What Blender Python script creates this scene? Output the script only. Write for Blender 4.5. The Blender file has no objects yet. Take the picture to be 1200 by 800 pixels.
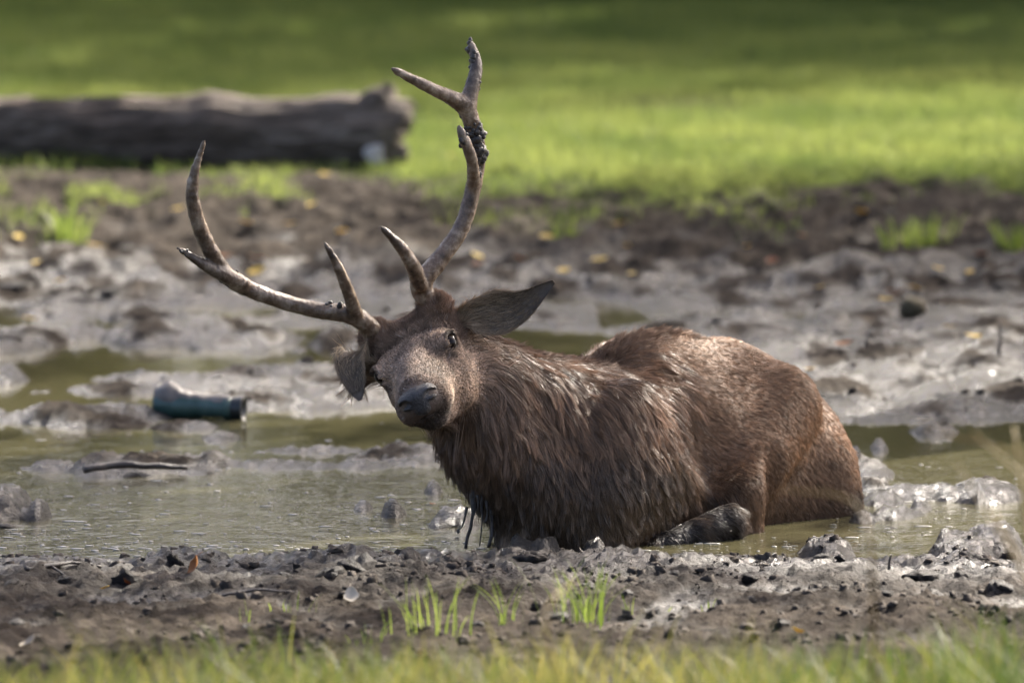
import bpy, math, random
import numpy as np
from mathutils import Vector, Matrix
from mathutils.kdtree import KDTree

random.seed(7)
RNG = np.random.default_rng(11)
scene = bpy.context.scene
C = scene.collection

# ------------------------------------------------------------------ camera
F_MM, SENS, DIST, CAM_H = 200.0, 36.0, 13.3, 1.76
PITCH = math.atan(640 * SENS / 1200 / F_MM)
cam_d = bpy.data.cameras.new('camera')
cam = bpy.data.objects.new('camera', cam_d)
C.objects.link(cam)
cam.location = (0, -DIST, CAM_H)
cam.rotation_euler = (math.pi / 2 - PITCH, 0, 0)
cam_d.lens = F_MM
cam_d.sensor_width = SENS
cam_d.clip_start = 0.5
cam_d.clip_end = 3000
cam_d.dof.use_dof = True
cam_d.dof.focus_distance = 13.25
cam_d.dof.aperture_fstop = 3.4
cam_d.dof.aperture_blades = 0
scene.camera = cam

# ------------------------------------------------------------------ light
SUN = Vector((0.50, 0.60, 0.63)).normalized()          # towards the sun: behind, to the right
world = bpy.data.worlds.new('World')
scene.world = world
world.use_nodes = True
wn = world.node_tree
sky = wn.nodes.new('ShaderNodeTexSky')
sky.sky_type = 'NISHITA'
sky.sun_disc = False
sky.sun_elevation = math.asin(SUN.z)
sky.sun_rotation = math.atan2(SUN.x, SUN.y)
sky.dust_density = 6.0
sky.air_density = 0.5
sky.ozone_density = 0.4
bg = wn.nodes['Background']
bg.inputs['Strength'].default_value = 0.15
wn.links.new(sky.outputs['Color'], bg.inputs['Color'])
sun_d = bpy.data.lights.new('sun', 'SUN')
sun_d.energy = 4.2
sun_d.angle = math.radians(0.53)
sun_d.color = (1.0, 0.93, 0.82)
sun = bpy.data.objects.new('sun', sun_d)
C.objects.link(sun)
sun.location = (30, 40, 40)
sun.rotation_euler = (-SUN).to_track_quat('-Z', 'Y').to_euler()

vs = scene.view_settings
vs.view_transform = 'Standard'
vs.look = 'None'
vs.exposure = 1.88
vs.gamma = 1.0
vs.use_curve_mapping = False
scene.cycles.use_denoising = True
scene.cycles.max_bounces = 6
scene.cycles.diffuse_bounces = 3
scene.cycles.glossy_bounces = 3
scene.cycles.transmission_bounces = 3
scene.cycles.transparent_max_bounces = 4
scene.cycles.sample_clamp_indirect = 6.0
scene.cycles.sample_clamp_direct = 14.0
scene.cycles.caustics_reflective = False
scene.cycles.caustics_refractive = False

# ------------------------------------------------------------------ helpers
CAM = np.array((0, -DIST, CAM_H))
cp, sp_ = math.cos(PITCH), math.sin(PITCH)
AX_R = np.array((1.0, 0, 0)); AX_F = np.array((0, cp, -sp_)); AX_U = np.array((0, sp_, cp))
MM = SENS / 1200 / F_MM


def ray(px, py):
    return AX_F + AX_R * ((px - 600) * MM) + AX_U * ((400 - py) * MM)


def Q(px, py, y):
    """point seen at photo pixel px,py that stands at depth y (metres, stag = 0)"""
    r = ray(px, py)
    return CAM + r * ((y + DIST) / r[1])


def G(px, py, z=0.0):
    """point of the level z seen at photo pixel px,py"""
    r = ray(px, py)
    return CAM + r * ((z - CAM_H) / r[2])


def link(o, parent=None):
    C.objects.link(o)
    if parent is not None:
        o.parent = parent
    return o


def mesh_obj(name, V, Fc, mat=None, parent=None, smooth=True, col=None):
    me = bpy.data.meshes.new(name)
    V = np.asarray(V, dtype=np.float32)
    if isinstance(Fc, np.ndarray):
        n, k = Fc.shape
        me.vertices.add(len(V)); me.vertices.foreach_set('co', V.ravel())
        me.loops.add(n * k); me.loops.foreach_set('vertex_index', Fc.astype(np.int32).ravel())
        me.polygons.add(n)
        me.polygons.foreach_set('loop_start', np.arange(0, n * k, k, dtype=np.int32))
        me.update(calc_edges=True)
        me.validate()
    else:
        me.from_pydata([tuple(map(float, v)) for v in V], [], [tuple(map(int, f)) for f in Fc])
    if smooth:
        me.polygons.foreach_set('use_smooth', np.ones(len(me.polygons), dtype=bool))
    if col is not None:
        a = me.color_attributes.new('tint', 'FLOAT_COLOR', 'POINT')
        cc = np.ones((len(V), 4), dtype=np.float32); cc[:, :3] = col
        a.data.foreach_set('color', cc.ravel())
    if mat:
        me.materials.append(mat)
    o = bpy.data.objects.new(name, me)
    return link(o, parent)


def tag(o, label=None, cat=None, group=None, kind=None):
    if label: o['label'] = label
    if cat: o['category'] = cat
    if group: o['group'] = group
    if kind: o['kind'] = kind
    return o


def empty(name, loc, label=None, cat=None, group=None):
    o = bpy.data.objects.new(name, None)
    o.location = loc
    o.empty_display_size = 0.1
    link(o)
    return tag(o, label, cat, group)


# value-gradient noise in numpy
_perm = np.random.default_rng(3).permutation(512).astype(np.int64)
_g3 = np.random.default_rng(4).normal(size=(512, 3)); _g3 /= np.linalg.norm(_g3, axis=1)[:, None]


def noise3(x, y, z):
    xi = np.floor(x).astype(np.int64); yi = np.floor(y).astype(np.int64); zi = np.floor(z).astype(np.int64)
    xf, yf, zf = x - xi, y - yi, z - zi
    u = xf ** 3 * (xf * (xf * 6 - 15) + 10); v = yf ** 3 * (yf * (yf * 6 - 15) + 10); w = zf ** 3 * (zf * (zf * 6 - 15) + 10)
    r = 0
    for i in (0, 1):
        for j in (0, 1):
            for k in (0, 1):
                h = _perm[(_perm[(_perm[(xi + i) & 511] + yi + j) & 511] + zi + k) & 511]
                g = _g3[h]
                d = g[..., 0] * (xf - i) + g[..., 1] * (yf - j) + g[..., 2] * (zf - k)
                r = r + d * (u if i else 1 - u) * (v if j else 1 - v) * (w if k else 1 - w)
    return r * 1.6


def fbm(x, y, z, oct=4, gain=0.5, ridged=False):
    a, f, r = 1.0, 1.0, 0
    for i in range(oct):
        n = noise3(x * f + 17.3 * i, y * f + 9.1 * i, z * f + 5.7 * i)
        r = r + a * ((1 - 2 * np.abs(n)) if ridged else n)
        a *= gain; f *= 2.03
    return r


def sstep(a, b, x):
    t = np.clip((x - a) / (b - a), 0, 1)
    return t * t * (3 - 2 * t)


# ------------------------------------------------------------------ materials
def new_mat(name):
    m = bpy.data.materials.new(name)
    m.use_nodes = True
    nt = m.node_tree
    b = nt.nodes['Principled BSDF']
    return m, nt, b


def N(nt, kind, **kw):
    n = nt.nodes.new(kind)
    for k, v in kw.items():
        if k.startswith('i_'):
            n.inputs[k[2:].replace('_', ' ')].default_value = v
        else:
            setattr(n, k, v)
    return n


def ramp(nt, src, stops):
    r = nt.nodes.new('ShaderNodeValToRGB')
    el = r.color_ramp.elements
    while len(el) < len(stops):
        el.new(0.5)
    for e, (p, c) in zip(el, stops):
        e.position = p
        e.color = (*c, 1) if len(c) == 3 else c
    nt.links.new(src, r.inputs['Fac'])
    return r


def noise_node(nt, scale, detail=5, rough=0.55, coord=None, dist=0.0):
    n = N(nt, 'ShaderNodeTexNoise')
    n.inputs['Scale'].default_value = scale
    n.inputs['Detail'].default_value = detail
    n.inputs['Roughness'].default_value = rough
    n.inputs['Distortion'].default_value = dist
    if coord is not None:
        nt.links.new(coord, n.inputs['Vector'])
    return n


def obj_coord(nt):
    return nt.nodes.new('ShaderNodeTexCoord').outputs['Object']


def geo_pos(nt):
    return nt.nodes.new('ShaderNodeNewGeometry').outputs['Position']


def bump(nt, b, height, strength, dist):
    bp = nt.nodes.new('ShaderNodeBump')
    bp.inputs['Strength'].default_value = strength
    bp.inputs['Distance'].default_value = dist
    nt.links.new(height, bp.inputs['Height'])
    nt.links.new(bp.outputs['Normal'], b.inputs['Normal'])
    return bp


def simple_mat(name, c1, c2, scale=8, rough=0.6, bump_d=0.0, bump_s=0.6, spec=0.5, stretch=None):
    m, nt, b = new_mat(name)
    co = obj_coord(nt)
    if stretch:
        mp = nt.nodes.new('ShaderNodeMapping')
        mp.inputs['Scale'].default_value = stretch
        nt.links.new(co, mp.inputs['Vector']); co = mp.outputs['Vector']
    n = noise_node(nt, scale, 6, 0.6, co)
    r = ramp(nt, n.outputs['Fac'], [(0.3, c1), (0.7, c2)])
    nt.links.new(r.outputs['Color'], b.inputs['Base Color'])
    b.inputs['Roughness'].default_value = rough
    b.inputs['Specular IOR Level'].default_value = spec
    if bump_d:
        n2 = noise_node(nt, scale * 2.7, 6, 0.65, co)
        bump(nt, b, n2.outputs['Fac'], bump_s, bump_d)
    return m


def leaf_mat(name, c1, c2, trans=0.5, attr=None, island=True, rough=0.5):
    """thin leaf: diffuse + gloss with light passing through"""
    m, nt, b = new_mat(name)
    if attr:
        a = N(nt, 'ShaderNodeAttribute', attribute_name=attr)
        src = a.outputs['Fac']
    else:
        g = nt.nodes.new('ShaderNodeNewGeometry')
        oi = nt.nodes.new('ShaderNodeObjectInfo')
        ad = N(nt, 'ShaderNodeMath', operation='ADD')
        nt.links.new(g.outputs['Random Per Island'], ad.inputs[0])
        nt.links.new(oi.outputs['Random'], ad.inputs[1])
        fr = N(nt, 'ShaderNodeMath', operation='FRACT')
        nt.links.new(ad.outputs[0], fr.inputs[0])
        src = fr.outputs[0]
    r = ramp(nt, src, [(0.0, c1), (1.0, c2)])
    nt.links.new(r.outputs['Color'], b.inputs['Base Color'])
    b.inputs['Roughness'].default_value = rough
    b.inputs['Specular IOR Level'].default_value = 0.25
    t = nt.nodes.new('ShaderNodeBsdfTranslucent')
    nt.links.new(r.outputs['Color'], t.inputs['Color'])
    mx = nt.nodes.new('ShaderNodeMixShader')
    mx.inputs['Fac'].default_value = trans
    nt.links.new(b.outputs[0], mx.inputs[1]); nt.links.new(t.outputs[0], mx.inputs[2])
    nt.links.new(mx.outputs[0], nt.nodes['Material Output'].inputs['Surface'])
    return m


# ------------------------------------------------------------------ implicit surfaces
class SDF:
    def __init__(s, xs, ys, zs):
        s.ax = [np.asarray(a, dtype=np.float32) for a in (xs, ys, zs)]
        s.d = np.full([len(a) for a in s.ax], 0.25, dtype=np.float32)

    def _box(s, lo, hi):
        sl = []
        for a, l, h in zip(s.ax, lo, hi):
            i0 = max(int(np.searchsorted(a, l)) - 1, 0); i1 = min(int(np.searchsorted(a, h)) + 1, len(a))
            if i1 <= i0: return None
            sl.append(slice(i0, i1))
        return tuple(sl)

    def _mix(s, sl, d, k, mode):
        o = s.d[sl]
        if mode == 'add':
            h = np.clip(0.5 + 0.5 * (o - d) / k, 0, 1)
            s.d[sl] = o * (1 - h) + d * h - k * h * (1 - h)
        else:
            h = np.clip(0.5 - 0.5 * (o + d) / k, 0, 1)
            s.d[sl] = o * (1 - h) - d * h + k * h * (1 - h)

    def grid(s, sl):
        return np.meshgrid(*[a[q] for a, q in zip(s.ax, sl)], indexing='ij', sparse=True)

    def ell(s, c, ax, rad, k=0.03, mode='add'):
        """ellipsoid; ax = 3 unit row axes, rad = semi axes"""
        c = np.asarray(c, float); A = np.asarray(ax, float); rad = np.asarray(rad, float)
        ext = np.sqrt(((A * rad[:, None]) ** 2).sum(0)) + k + 0.02
        sl = s._box(c - ext, c + ext)
        if sl is None: return
        X, Y, Z = s.grid(sl)
        X, Y, Z = X - c[0], Y - c[1], Z - c[2]
        k0 = k1 = 0
        for a, r in zip(A, rad):
            q = X * a[0] + Y * a[1] + Z * a[2]
            k0 = k0 + (q / r) ** 2; k1 = k1 + (q / r ** 2) ** 2
        k0 = np.sqrt(k0); k1 = np.sqrt(k1) + 1e-6
        s._mix(sl, (k0 * (k0 - 1) / k1).astype(np.float32), k, mode)

    def cone(s, a, b, ra, rb, k=0.02, mode='add'):
        a = np.asarray(a, float); b = np.asarray(b, float)
        m = max(ra, rb) + k + 0.02
        sl = s._box(np.minimum(a, b) - m, np.maximum(a, b) + m)
        if sl is None: return
        X, Y, Z = s.grid(sl)
        v = b - a; L = float(v @ v) + 1e-12
        X, Y, Z = X - a[0], Y - a[1], Z - a[2]
        t = np.clip((X * v[0] + Y * v[1] + Z * v[2]) / L, 0, 1)
        d = np.sqrt((X - t * v[0]) ** 2 + (Y - t * v[1]) ** 2 + (Z - t * v[2]) ** 2) - (ra + (rb - ra) * t)
        s._mix(sl, d.astype(np.float32), k, mode)

    def chain(s, pts, rads, k=0.02, n=5, mode='add'):
        P = catmull(pts, n); R = np.interp(np.linspace(0, 1, len(P)), np.linspace(0, 1, len(rads)), rads)
        for i in range(len(P) - 1):
            s.cone(P[i], P[i + 1], R[i], R[i + 1], k, mode)

    def sample(s, p):
        """distance and outward gradient at points p"""
        idx = []; fr = []
        for i in range(3):
            a = s.ax[i]
            j = np.clip(np.searchsorted(a, p[:, i]) - 1, 1, len(a) - 3)
            idx.append(j); fr.append((p[:, i] - a[j]) / (a[j + 1] - a[j]))
        i, j, k = idx
        D = s.d
        def tri(o):
            r = 0
            for a in (0, 1):
                for b in (0, 1):
                    for c in (0, 1):
                        w = (fr[0] if a else 1 - fr[0]) * (fr[1] if b else 1 - fr[1]) * (fr[2] if c else 1 - fr[2])
                        r = r + w * D[i + a + o[0], j + b + o[1], k + c + o[2]]
            return r
        d0 = tri((0, 0, 0))
        g = np.stack([(tri((1, 0, 0)) - tri((-1, 0, 0))) / (s.ax[0][i + 1] - s.ax[0][i - 1]),
                      (tri((0, 1, 0)) - tri((0, -1, 0))) / (s.ax[1][j + 1] - s.ax[1][j - 1]),
                      (tri((0, 0, 1)) - tri((0, 0, -1))) / (s.ax[2][k + 1] - s.ax[2][k - 1])], 1)
        return d0, g / (np.linalg.norm(g, axis=1)[:, None] + 1e-9)

    def mesh(s, smooth=1):
        D = s.d; ins = D < 0
        nx, ny, nz = D.shape
        cnt = np.zeros((nx - 1, ny - 1, nz - 1), dtype=np.int8)
        for a in (0, 1):
            for b in (0, 1):
                for c in (0, 1):
                    cnt += ins[a:nx - 1 + a, b:ny - 1 + b, c:nz - 1 + c]
        act = np.argwhere((cnt > 0) & (cnt < 8))
        vid = np.full(cnt.shape, -1, dtype=np.int32)
        vid[act[:, 0], act[:, 1], act[:, 2]] = np.arange(len(act))
        corners = [(a, b, c) for a in (0, 1) for b in (0, 1) for c in (0, 1)]
        acc = np.zeros((len(act), 3)); num = np.zeros(len(act))
        I, J, K = act.T
        def P(o): return np.stack([s.ax[0][I + o[0]], s.ax[1][J + o[1]], s.ax[2][K + o[2]]], 1)
        for o in corners:
            for ax in range(3):
                if o[ax] == 0:
                    q = list(o); q[ax] = 1
                    d0 = D[I + o[0], J + o[1], K + o[2]]; d1 = D[I + q[0], J + q[1], K + q[2]]
                    m = (d0 < 0) != (d1 < 0)
                    t = np.where(m, d0 / np.where(m, d0 - d1, 1), 0)[:, None]
                    pt = P(o) * (1 - t) + P(q) * t
                    acc += pt * m[:, None]; num += m
        V = acc / np.maximum(num, 1)[:, None]
        quads = []
        for ax in range(3):
            sh = [slice(None)] * 3; sh2 = [slice(None)] * 3
            sh[ax] = slice(0, -1); sh2[ax] = slice(1, None)
            a = ins[tuple(sh)]; b = ins[tuple(sh2)]
            e = np.argwhere(a != b)
            o1, o2 = [i for i in range(3) if i != ax]
            e = e[(e[:, o1] > 0) & (e[:, o2] > 0) & (e[:, o1] < D.shape[o1] - 1) & (e[:, o2] < D.shape[o2] - 1)]
            flip = a[e[:, 0], e[:, 1], e[:, 2]]
            if ax == 1: flip = ~flip
            def vv(d1, d2):
                q = e.copy(); q[:, o1] -= d1; q[:, o2] -= d2
                return vid[q[:, 0], q[:, 1], q[:, 2]]
            f = np.stack([vv(0, 0), vv(1, 0), vv(1, 1), vv(0, 1)], 1)
            f[~flip] = f[~flip][:, ::-1]
            quads.append(f)
        Fq = np.concatenate(quads)
        Fq = Fq[(Fq >= 0).all(1)]
        for _ in range(smooth):
            S = np.zeros_like(V); n = np.zeros(len(V))
            for i in range(4):
                for j in (1, 3):
                    np.add.at(S, Fq[:, i], V[Fq[:, (i + j) % 4]]); np.add.at(n, Fq[:, i], 1)
            V = V * 0.5 + 0.5 * S / np.maximum(n, 1)[:, None]
        return V, Fq


def catmull(pts, n=6):
    P = np.asarray(pts, float)
    P = np.vstack([2 * P[0] - P[1], P, 2 * P[-1] - P[-2]])
    out = []
    for i in range(1, len(P) - 2):
        for t in np.linspace(0, 1, n, endpoint=False):
            a, b, c, d = P[i - 1], P[i], P[i + 1], P[i + 2]
            out.append(0.5 * (2 * b + (c - a) * t + (2 * a - 5 * b + 4 * c - d) * t ** 2 + (3 * b - a - 3 * c + d) * t ** 3))
    out.append(P[-2])
    return np.array(out)


def tube(pts, rads, sides=8, n=5, wob=0.0, seed=0):
    """tapered tube along a smooth path -> V, F(list)"""
    P = catmull(pts, n); m = len(P)
    R = np.interp(np.linspace(0, 1, m), np.linspace(0, 1, len(rads)), rads)
    T = np.gradient(P, axis=0); T /= np.linalg.norm(T, axis=1)[:, None] + 1e-9
    ref = np.array((0, 0, 1.0)) if abs(T[0][2]) < 0.8 else np.array((1.0, 0, 0))
    V = []; Fc = []
    a = np.cross(T[0], ref); a /= np.linalg.norm(a)
    for i in range(m):
        a = a - T[i] * (a @ T[i]); a /= np.linalg.norm(a) + 1e-9
        b = np.cross(T[i], a)
        for k in range(sides):
            th = 2 * math.pi * k / sides
            V.append(P[i] + (a * math.cos(th) + b * math.sin(th)) * R[i])
    V = np.array(V)
    if wob:
        V = V + np.stack([noise3(V[:, 0] / wob[0] + seed, V[:, 1] / wob[0], V[:, 2] / wob[0] + 7 * c) for c in range(3)], 1) * wob[1]
    for i in range(m - 1):
        for k in range(sides):
            Fc.append((i * sides + k, i * sides + (k + 1) % sides, (i + 1) * sides + (k + 1) % sides, (i + 1) * sides + k))
    Fc.append(tuple(range(sides - 1, -1, -1))); Fc.append(tuple(range((m - 1) * sides, m * sides)))
    return V, Fc


def join(parts):
    V = []; Fc = []; o = 0
    for v, f in parts:
        V.append(np.asarray(v)); Fc += [tuple(i + o for i in q) for q in f]; o += len(v)
    return np.vstack(V), Fc


def ball(c, r, ax=None, seg=20, rings=12):
    V = []; Fc = []
    for i in range(rings + 1):
        th = math.pi * i / rings
        for k in range(seg):
            ph = 2 * math.pi * k / seg
            V.append((r[0] * math.sin(th) * math.cos(ph), r[1] * math.sin(th) * math.sin(ph), r[2] * math.cos(th)))
    V = np.array(V)
    if ax is not None: V = V @ np.asarray(ax)
    V = V + np.asarray(c)
    for i in range(rings):
        for k in range(seg):
            Fc.append((i * seg + k, (i + 1) * seg + k, (i + 1) * seg + (k + 1) % seg, i * seg + (k + 1) % seg))
    return V, Fc

# ================================================================== GROUND, WATER
def grow(start, step, end, fac):
    out = []; v = start; s_ = step
    while abs(v) < abs(end):
        s_ *= fac; v += math.copysign(s_, end)
        out.append(v)
    return out


xs_f = list(np.arange(-2.3, 2.301, 0.0125))
xs = np.array(sorted([-v for v in grow(2.3, 0.0125, 420, 1.12)]) + xs_f + grow(2.3, 0.0125, 420, 1.12))
ys = list(np.arange(-2.3, 1.0, 0.0135)) + list(np.arange(1.0, 9.8, 0.023))
ys = np.array(sorted([-v for v in grow(2.3, 0.0135, 120, 1.14)]) + ys + grow(ys[-1], 0.023, 500, 1.035))


def island(x, y, px, py, hw, hh, h, seed):
    c = G(px, py)
    k = math.hypot(c[1] + DIST, CAM_H) * MM
    a = hw * k; b = abs(G(px, py - hh)[1] - c[1])
    dx = (x - c[0]) / a; dy = (y - c[1]) / b
    r = np.sqrt(dx * dx + dy * dy)
    m = r < 3.0
    out = np.full(x.shape, -1.0)
    if m.any():
        n = fbm(x[m] * 5 + seed, y[m] * 3, seed * 1.7 + 0 * x[m], 3)
        q = r[m] + 0.55 * n
        out[m] = h * (1 - q ** 2 * 1.0).clip(-1.5, 1)
    return out


ISL = [  # photo px, py, half width, half height, height: mud humps standing out of the water
    (25, 402, 62, 12, 0.045), (75, 392, 60, 8, 0.03), (215, 396, 105, 12, 0.040), (300, 402, 60, 8, 0.02), (395, 400, 35, 9, 0.03),
    (180, 372, 60, 4, 0.02), (90, 368, 70, 6, 0.025), (5, 445, 24, 6, 0.02), (330, 376, 60, 4, 0.015),
    (250, 450, 130, 8, 0.022), (350, 440, 70, 9, 0.025), (130, 458, 70, 4, 0.014), (440, 448, 60, 8, 0.02), (330, 470, 90, 10, 0.022), (420, 470, 60, 6, 0.018),
    (70, 494, 95, 7, 0.024), (150, 487, 60, 7, 0.022), (230, 500, 42, 4, 0.010), (262, 514, 22, 4, 0.012),
    (160, 549, 85, 7, 0.022), (248, 546, 24, 8, 0.034), (200, 543, 60, 4, 0.012), (330, 546, 40, 2.5, 0.006), (60, 549, 40, 3, 0.008),
    (8, 600, 30, 11, 0.045), (45, 606, 12, 4, 0.02), (470, 536, 50, 8, 0.016), (430, 545, 30, 4, 0.010), (360, 528, 40, 2, 0.006),
    (462, 603, 14, 4, 0.022), (508, 575, 9, 4, 0.020), (530, 612, 28, 6, 0.020), (425, 596, 10, 3, 0.01), (512, 617, 12, 3, 0.012),
    (1020, 553, 24, 9, 0.022), (1018, 572, 20, 5, 0.020), (1035, 587, 24, 6, 0.020), (1060, 580, 22, 5, 0.02), (1085, 582, 18, 4, 0.02), (1105, 581, 18, 5, 0.024),
    (1150, 580, 36, 8, 0.030), (1045, 604, 30, 5, 0.020), (1080, 596, 12, 4, 0.02), (1090, 507, 24, 4, 0.014), (1030, 526, 8, 3, 0.012), (1012, 610, 12, 3, 0.01), (1003, 533, 6, 3, 0.01),
    (1130, 653, 45, 16, 0.045), (1165, 650, 35, 16, 0.055), (965, 652, 30, 7, 0.028), (620, 651, 30, 4, 0.03), (700, 655, 24, 6, 0.035)]


def ground_h(x, y):
    n0 = fbm(x * 0.9, y * 0.5, 0 * x + 3.1, 3)
    n1 = fbm(x * 2.6, y * 1.6, 0 * x + 8.2, 3)
    # near bank
    edge = -0.235 - 0.05 * sstep(-0.1, 0.3, x) + 0.05 * n1 + 0.05 * n0 - 0.07 * sstep(-0.3, -1.2, x)
    near = edge - y
    # far bank, with the mud apron on the right reaching in
    far = np.maximum(y - 6.35 + 0.45 * n0, np.minimum(y - 2.72 + 0.10 * n1, (x - 0.42) * 1.3 + 0.2 * n1))
    far = np.maximum(far, np.minimum(y - 5.4 + 0.4 * n0, (np.abs(x + 0.25) < 0.55) * 0.3 - 0.25))
    nh = np.where(near > 0, 0.034 * sstep(0, 0.45, near) + 0.05 * sstep(0.4, 3.5, near), np.maximum(near * 0.25, -0.16))
    fh = np.where(far > 0, 0.018 * sstep(0, 0.25, far) + 0.05 * sstep(0.6, 4.0, far) + 0.06 * sstep(6.2, 10.5, y), np.maximum(far * 0.15, -0.10))
    h = np.maximum(nh, fh)
    h = np.maximum(h, -0.12 + 0.22 * sstep(2.7, 4.6, np.abs(x) + 0.3 * n0))        # the wallow closes at both ends
    # small pools in the apron
    for (px, py, hw, hh) in ((845, 369, 50, 5), (955, 370, 42, 4), (905, 385, 40, 3), (1060, 395, 50, 3), (640, 352, 60, 3), (930, 440, 50, 4)):
        c = G(px, py); k = math.hypot(c[1] + DIST, CAM_H) * MM
        r = ((x - c[0]) / (hw * k)) ** 2 + ((y - c[1]) / abs(G(px, py - hh)[1] - c[1])) ** 2
        h = h - 0.055 * np.exp(-r)
    m = (np.abs(x) < 3.2) & (y > -1.5) & (y < 9)
    hm = h[m]; xm = x[m]; ym = y[m]
    for i, isl in enumerate(ISL):
        hm = np.maximum(hm, island(xm, ym, *isl, i * 3.3))
    h[m] = hm
    # trampled clods
    m = (np.abs(x) < 6) & (y > -7) & (y < 14)
    xm, ym = x[m], y[m]; hm = h[m]
    land = sstep(-0.03, 0.02, hm)
    nearz = sstep(1.0, 0.0, ym)
    calm = sstep(2.6, 3.2, ym) * sstep(6.6, 5.6, ym) * sstep(0.3, 0.8, xm)
    big = fbm(xm * 4.2, ym * 3.0, 0 * xm + 1.0, 3, 0.55)
    cl = fbm(xm * 13, ym * 10, 0 * xm + 2.0, 3, 0.55, True)
    fine = fbm(xm * 38, ym * 30, 0 * xm + 4.0, 2)
    amp = 0.010 * nearz + 0.013 * (1 - nearz) * (1 - 0.5 * calm)
    farhum = sstep(6.0, 7.0, ym) * (1 - sstep(10.0, 12.0, ym))
    wetrim = np.exp(-((hm - 0.012) / 0.018) ** 2) * nearz
    crumb = np.clip(fbm(xm * 26, ym * 22, 0 * xm + 9.0, 2), 0, 1)
    hm = hm + land * (amp * cl * 0.8 * sstep(-0.35, 0.5, fbm(xm * 2.0, ym * 1.6, 0 * xm + 61, 3)) + 0.018 * big * (0.55 + 0.5 * nearz + 2.3 * farhum) + 0.009 * fine + 0.007 * fbm(xm * 24, ym * 20, 0 * xm + 33, 2, 0.6, True) + 0.012 * crumb * (nearz + 0.8 * farhum) + 0.024 * calm * fbm(xm * 6, ym * 3.4, 0 * xm + 91, 3) + 0.012 * wetrim * cl)
    h[m] = hm
    h = h + 0.10 * sstep(12, 60, y) * fbm(x * 0.15, y * 0.12, 0 * x + 5, 3) * 2 + 0.02 * sstep(30, 200, y) * (y - 30)
    return h


XX, YY = np.meshgrid(xs, ys, indexing='ij')
HH = ground_h(XX.ravel().copy(), YY.ravel().copy()).reshape(XX.shape)
nx_, ny_ = XX.shape
idx = np.arange(nx_ * ny_).reshape(nx_, ny_)
GF = np.stack([idx[:-1, :-1], idx[1:, :-1], idx[1:, 1:], idx[:-1, 1:]], -1).reshape(-1, 4)
GVt = np.stack([XX, YY, HH], -1).reshape(-1, 3)


def hz(x, y):
    """height of the ground sheet at x,y"""
    x = np.atleast_1d(np.asarray(x, float)); y = np.atleast_1d(np.asarray(y, float))
    i = np.clip(np.searchsorted(xs, x) - 1, 0, nx_ - 2); j = np.clip(np.searchsorted(ys, y) - 1, 0, ny_ - 2)
    u = (x - xs[i]) / (xs[i + 1] - xs[i]); v = (y - ys[j]) / (ys[j + 1] - ys[j])
    return HH[i, j] * (1 - u) * (1 - v) + HH[i + 1, j] * u * (1 - v) + HH[i, j + 1] * (1 - u) * v + HH[i + 1, j + 1] * u * v


def turf_w(x, y):
    """how grown over the ground is, 0 mud .. 1 meadow"""
    n = fbm(x * 0.8, y * 0.55, 0 * x + 12, 4)
    n2 = fbm(x * 2.4, y * 1.2, 0 * x + 22, 3)
    left = sstep(-0.1, -1.0, x)
    start = 9.6 + 2.2 * left
    w = sstep(-0.7, 1.0, y - start + 1.3 * n + 0.5 * n2)
    w = np.maximum(w, 0.75 * left * sstep(9.0, 10.0, y + n) * sstep(0.10, 0.35, n2 + 0.3 * n))
    bare = np.exp(-(((x - 0.9) / 0.5) ** 2 + ((y - 16.8) / 0.9) ** 2))
    w = w * (1 - 0.85 * bare)
    w = w * (1 - 0.65 * sstep(0.25, 0.55, n2 - 0.2 * n) * sstep(16, 12, y))
    fore = sstep(-2.0, -3.4, y + 0.6 * n)
    return np.maximum(w, fore)


GM, nt, b = new_mat('wet_mud_and_turf')
pos = geo_pos(nt)
aw = N(nt, 'ShaderNodeAttribute', attribute_name='wet')
at = N(nt, 'ShaderNodeAttribute', attribute_name='turf')
n1 = noise_node(nt, 9, 7, 0.62, pos)
n2 = noise_node(nt, 70, 5, 0.65, pos)
n3 = noise_node(nt, 2.2, 5, 0.6, pos)
dry = ramp(nt, n1.outputs['Fac'], [(0.30, (0.016, 0.0125, 0.0095)), (0.52, (0.040, 0.032, 0.0245)), (0.72, (0.088, 0.072, 0.057))])
wetc = ramp(nt, n1.outputs['Fac'], [(0.30, (0.009, 0.0078, 0.0066)), (0.75, (0.028, 0.0235, 0.0195))])
mx = N(nt, 'ShaderNodeMix', data_type='RGBA')
nt.links.new(aw.outputs['Fac'], mx.inputs[0]); nt.links.new(dry.outputs['Color'], mx.inputs[6]); nt.links.new(wetc.outputs['Color'], mx.inputs[7])
tc = ramp(nt, n3.outputs['Fac'], [(0.3, (0.050, 0.052, 0.020)), (0.7, (0.060, 0.085, 0.022))])
mx2 = N(nt, 'ShaderNodeMix', data_type='RGBA')
nt.links.new(at.outputs['Fac'], mx2.inputs[0]); nt.links.new(mx.outputs[2], mx2.inputs[6]); nt.links.new(tc.outputs['Color'], mx2.inputs[7])
nt.links.new(mx2.outputs[2], b.inputs['Base Color'])
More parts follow.
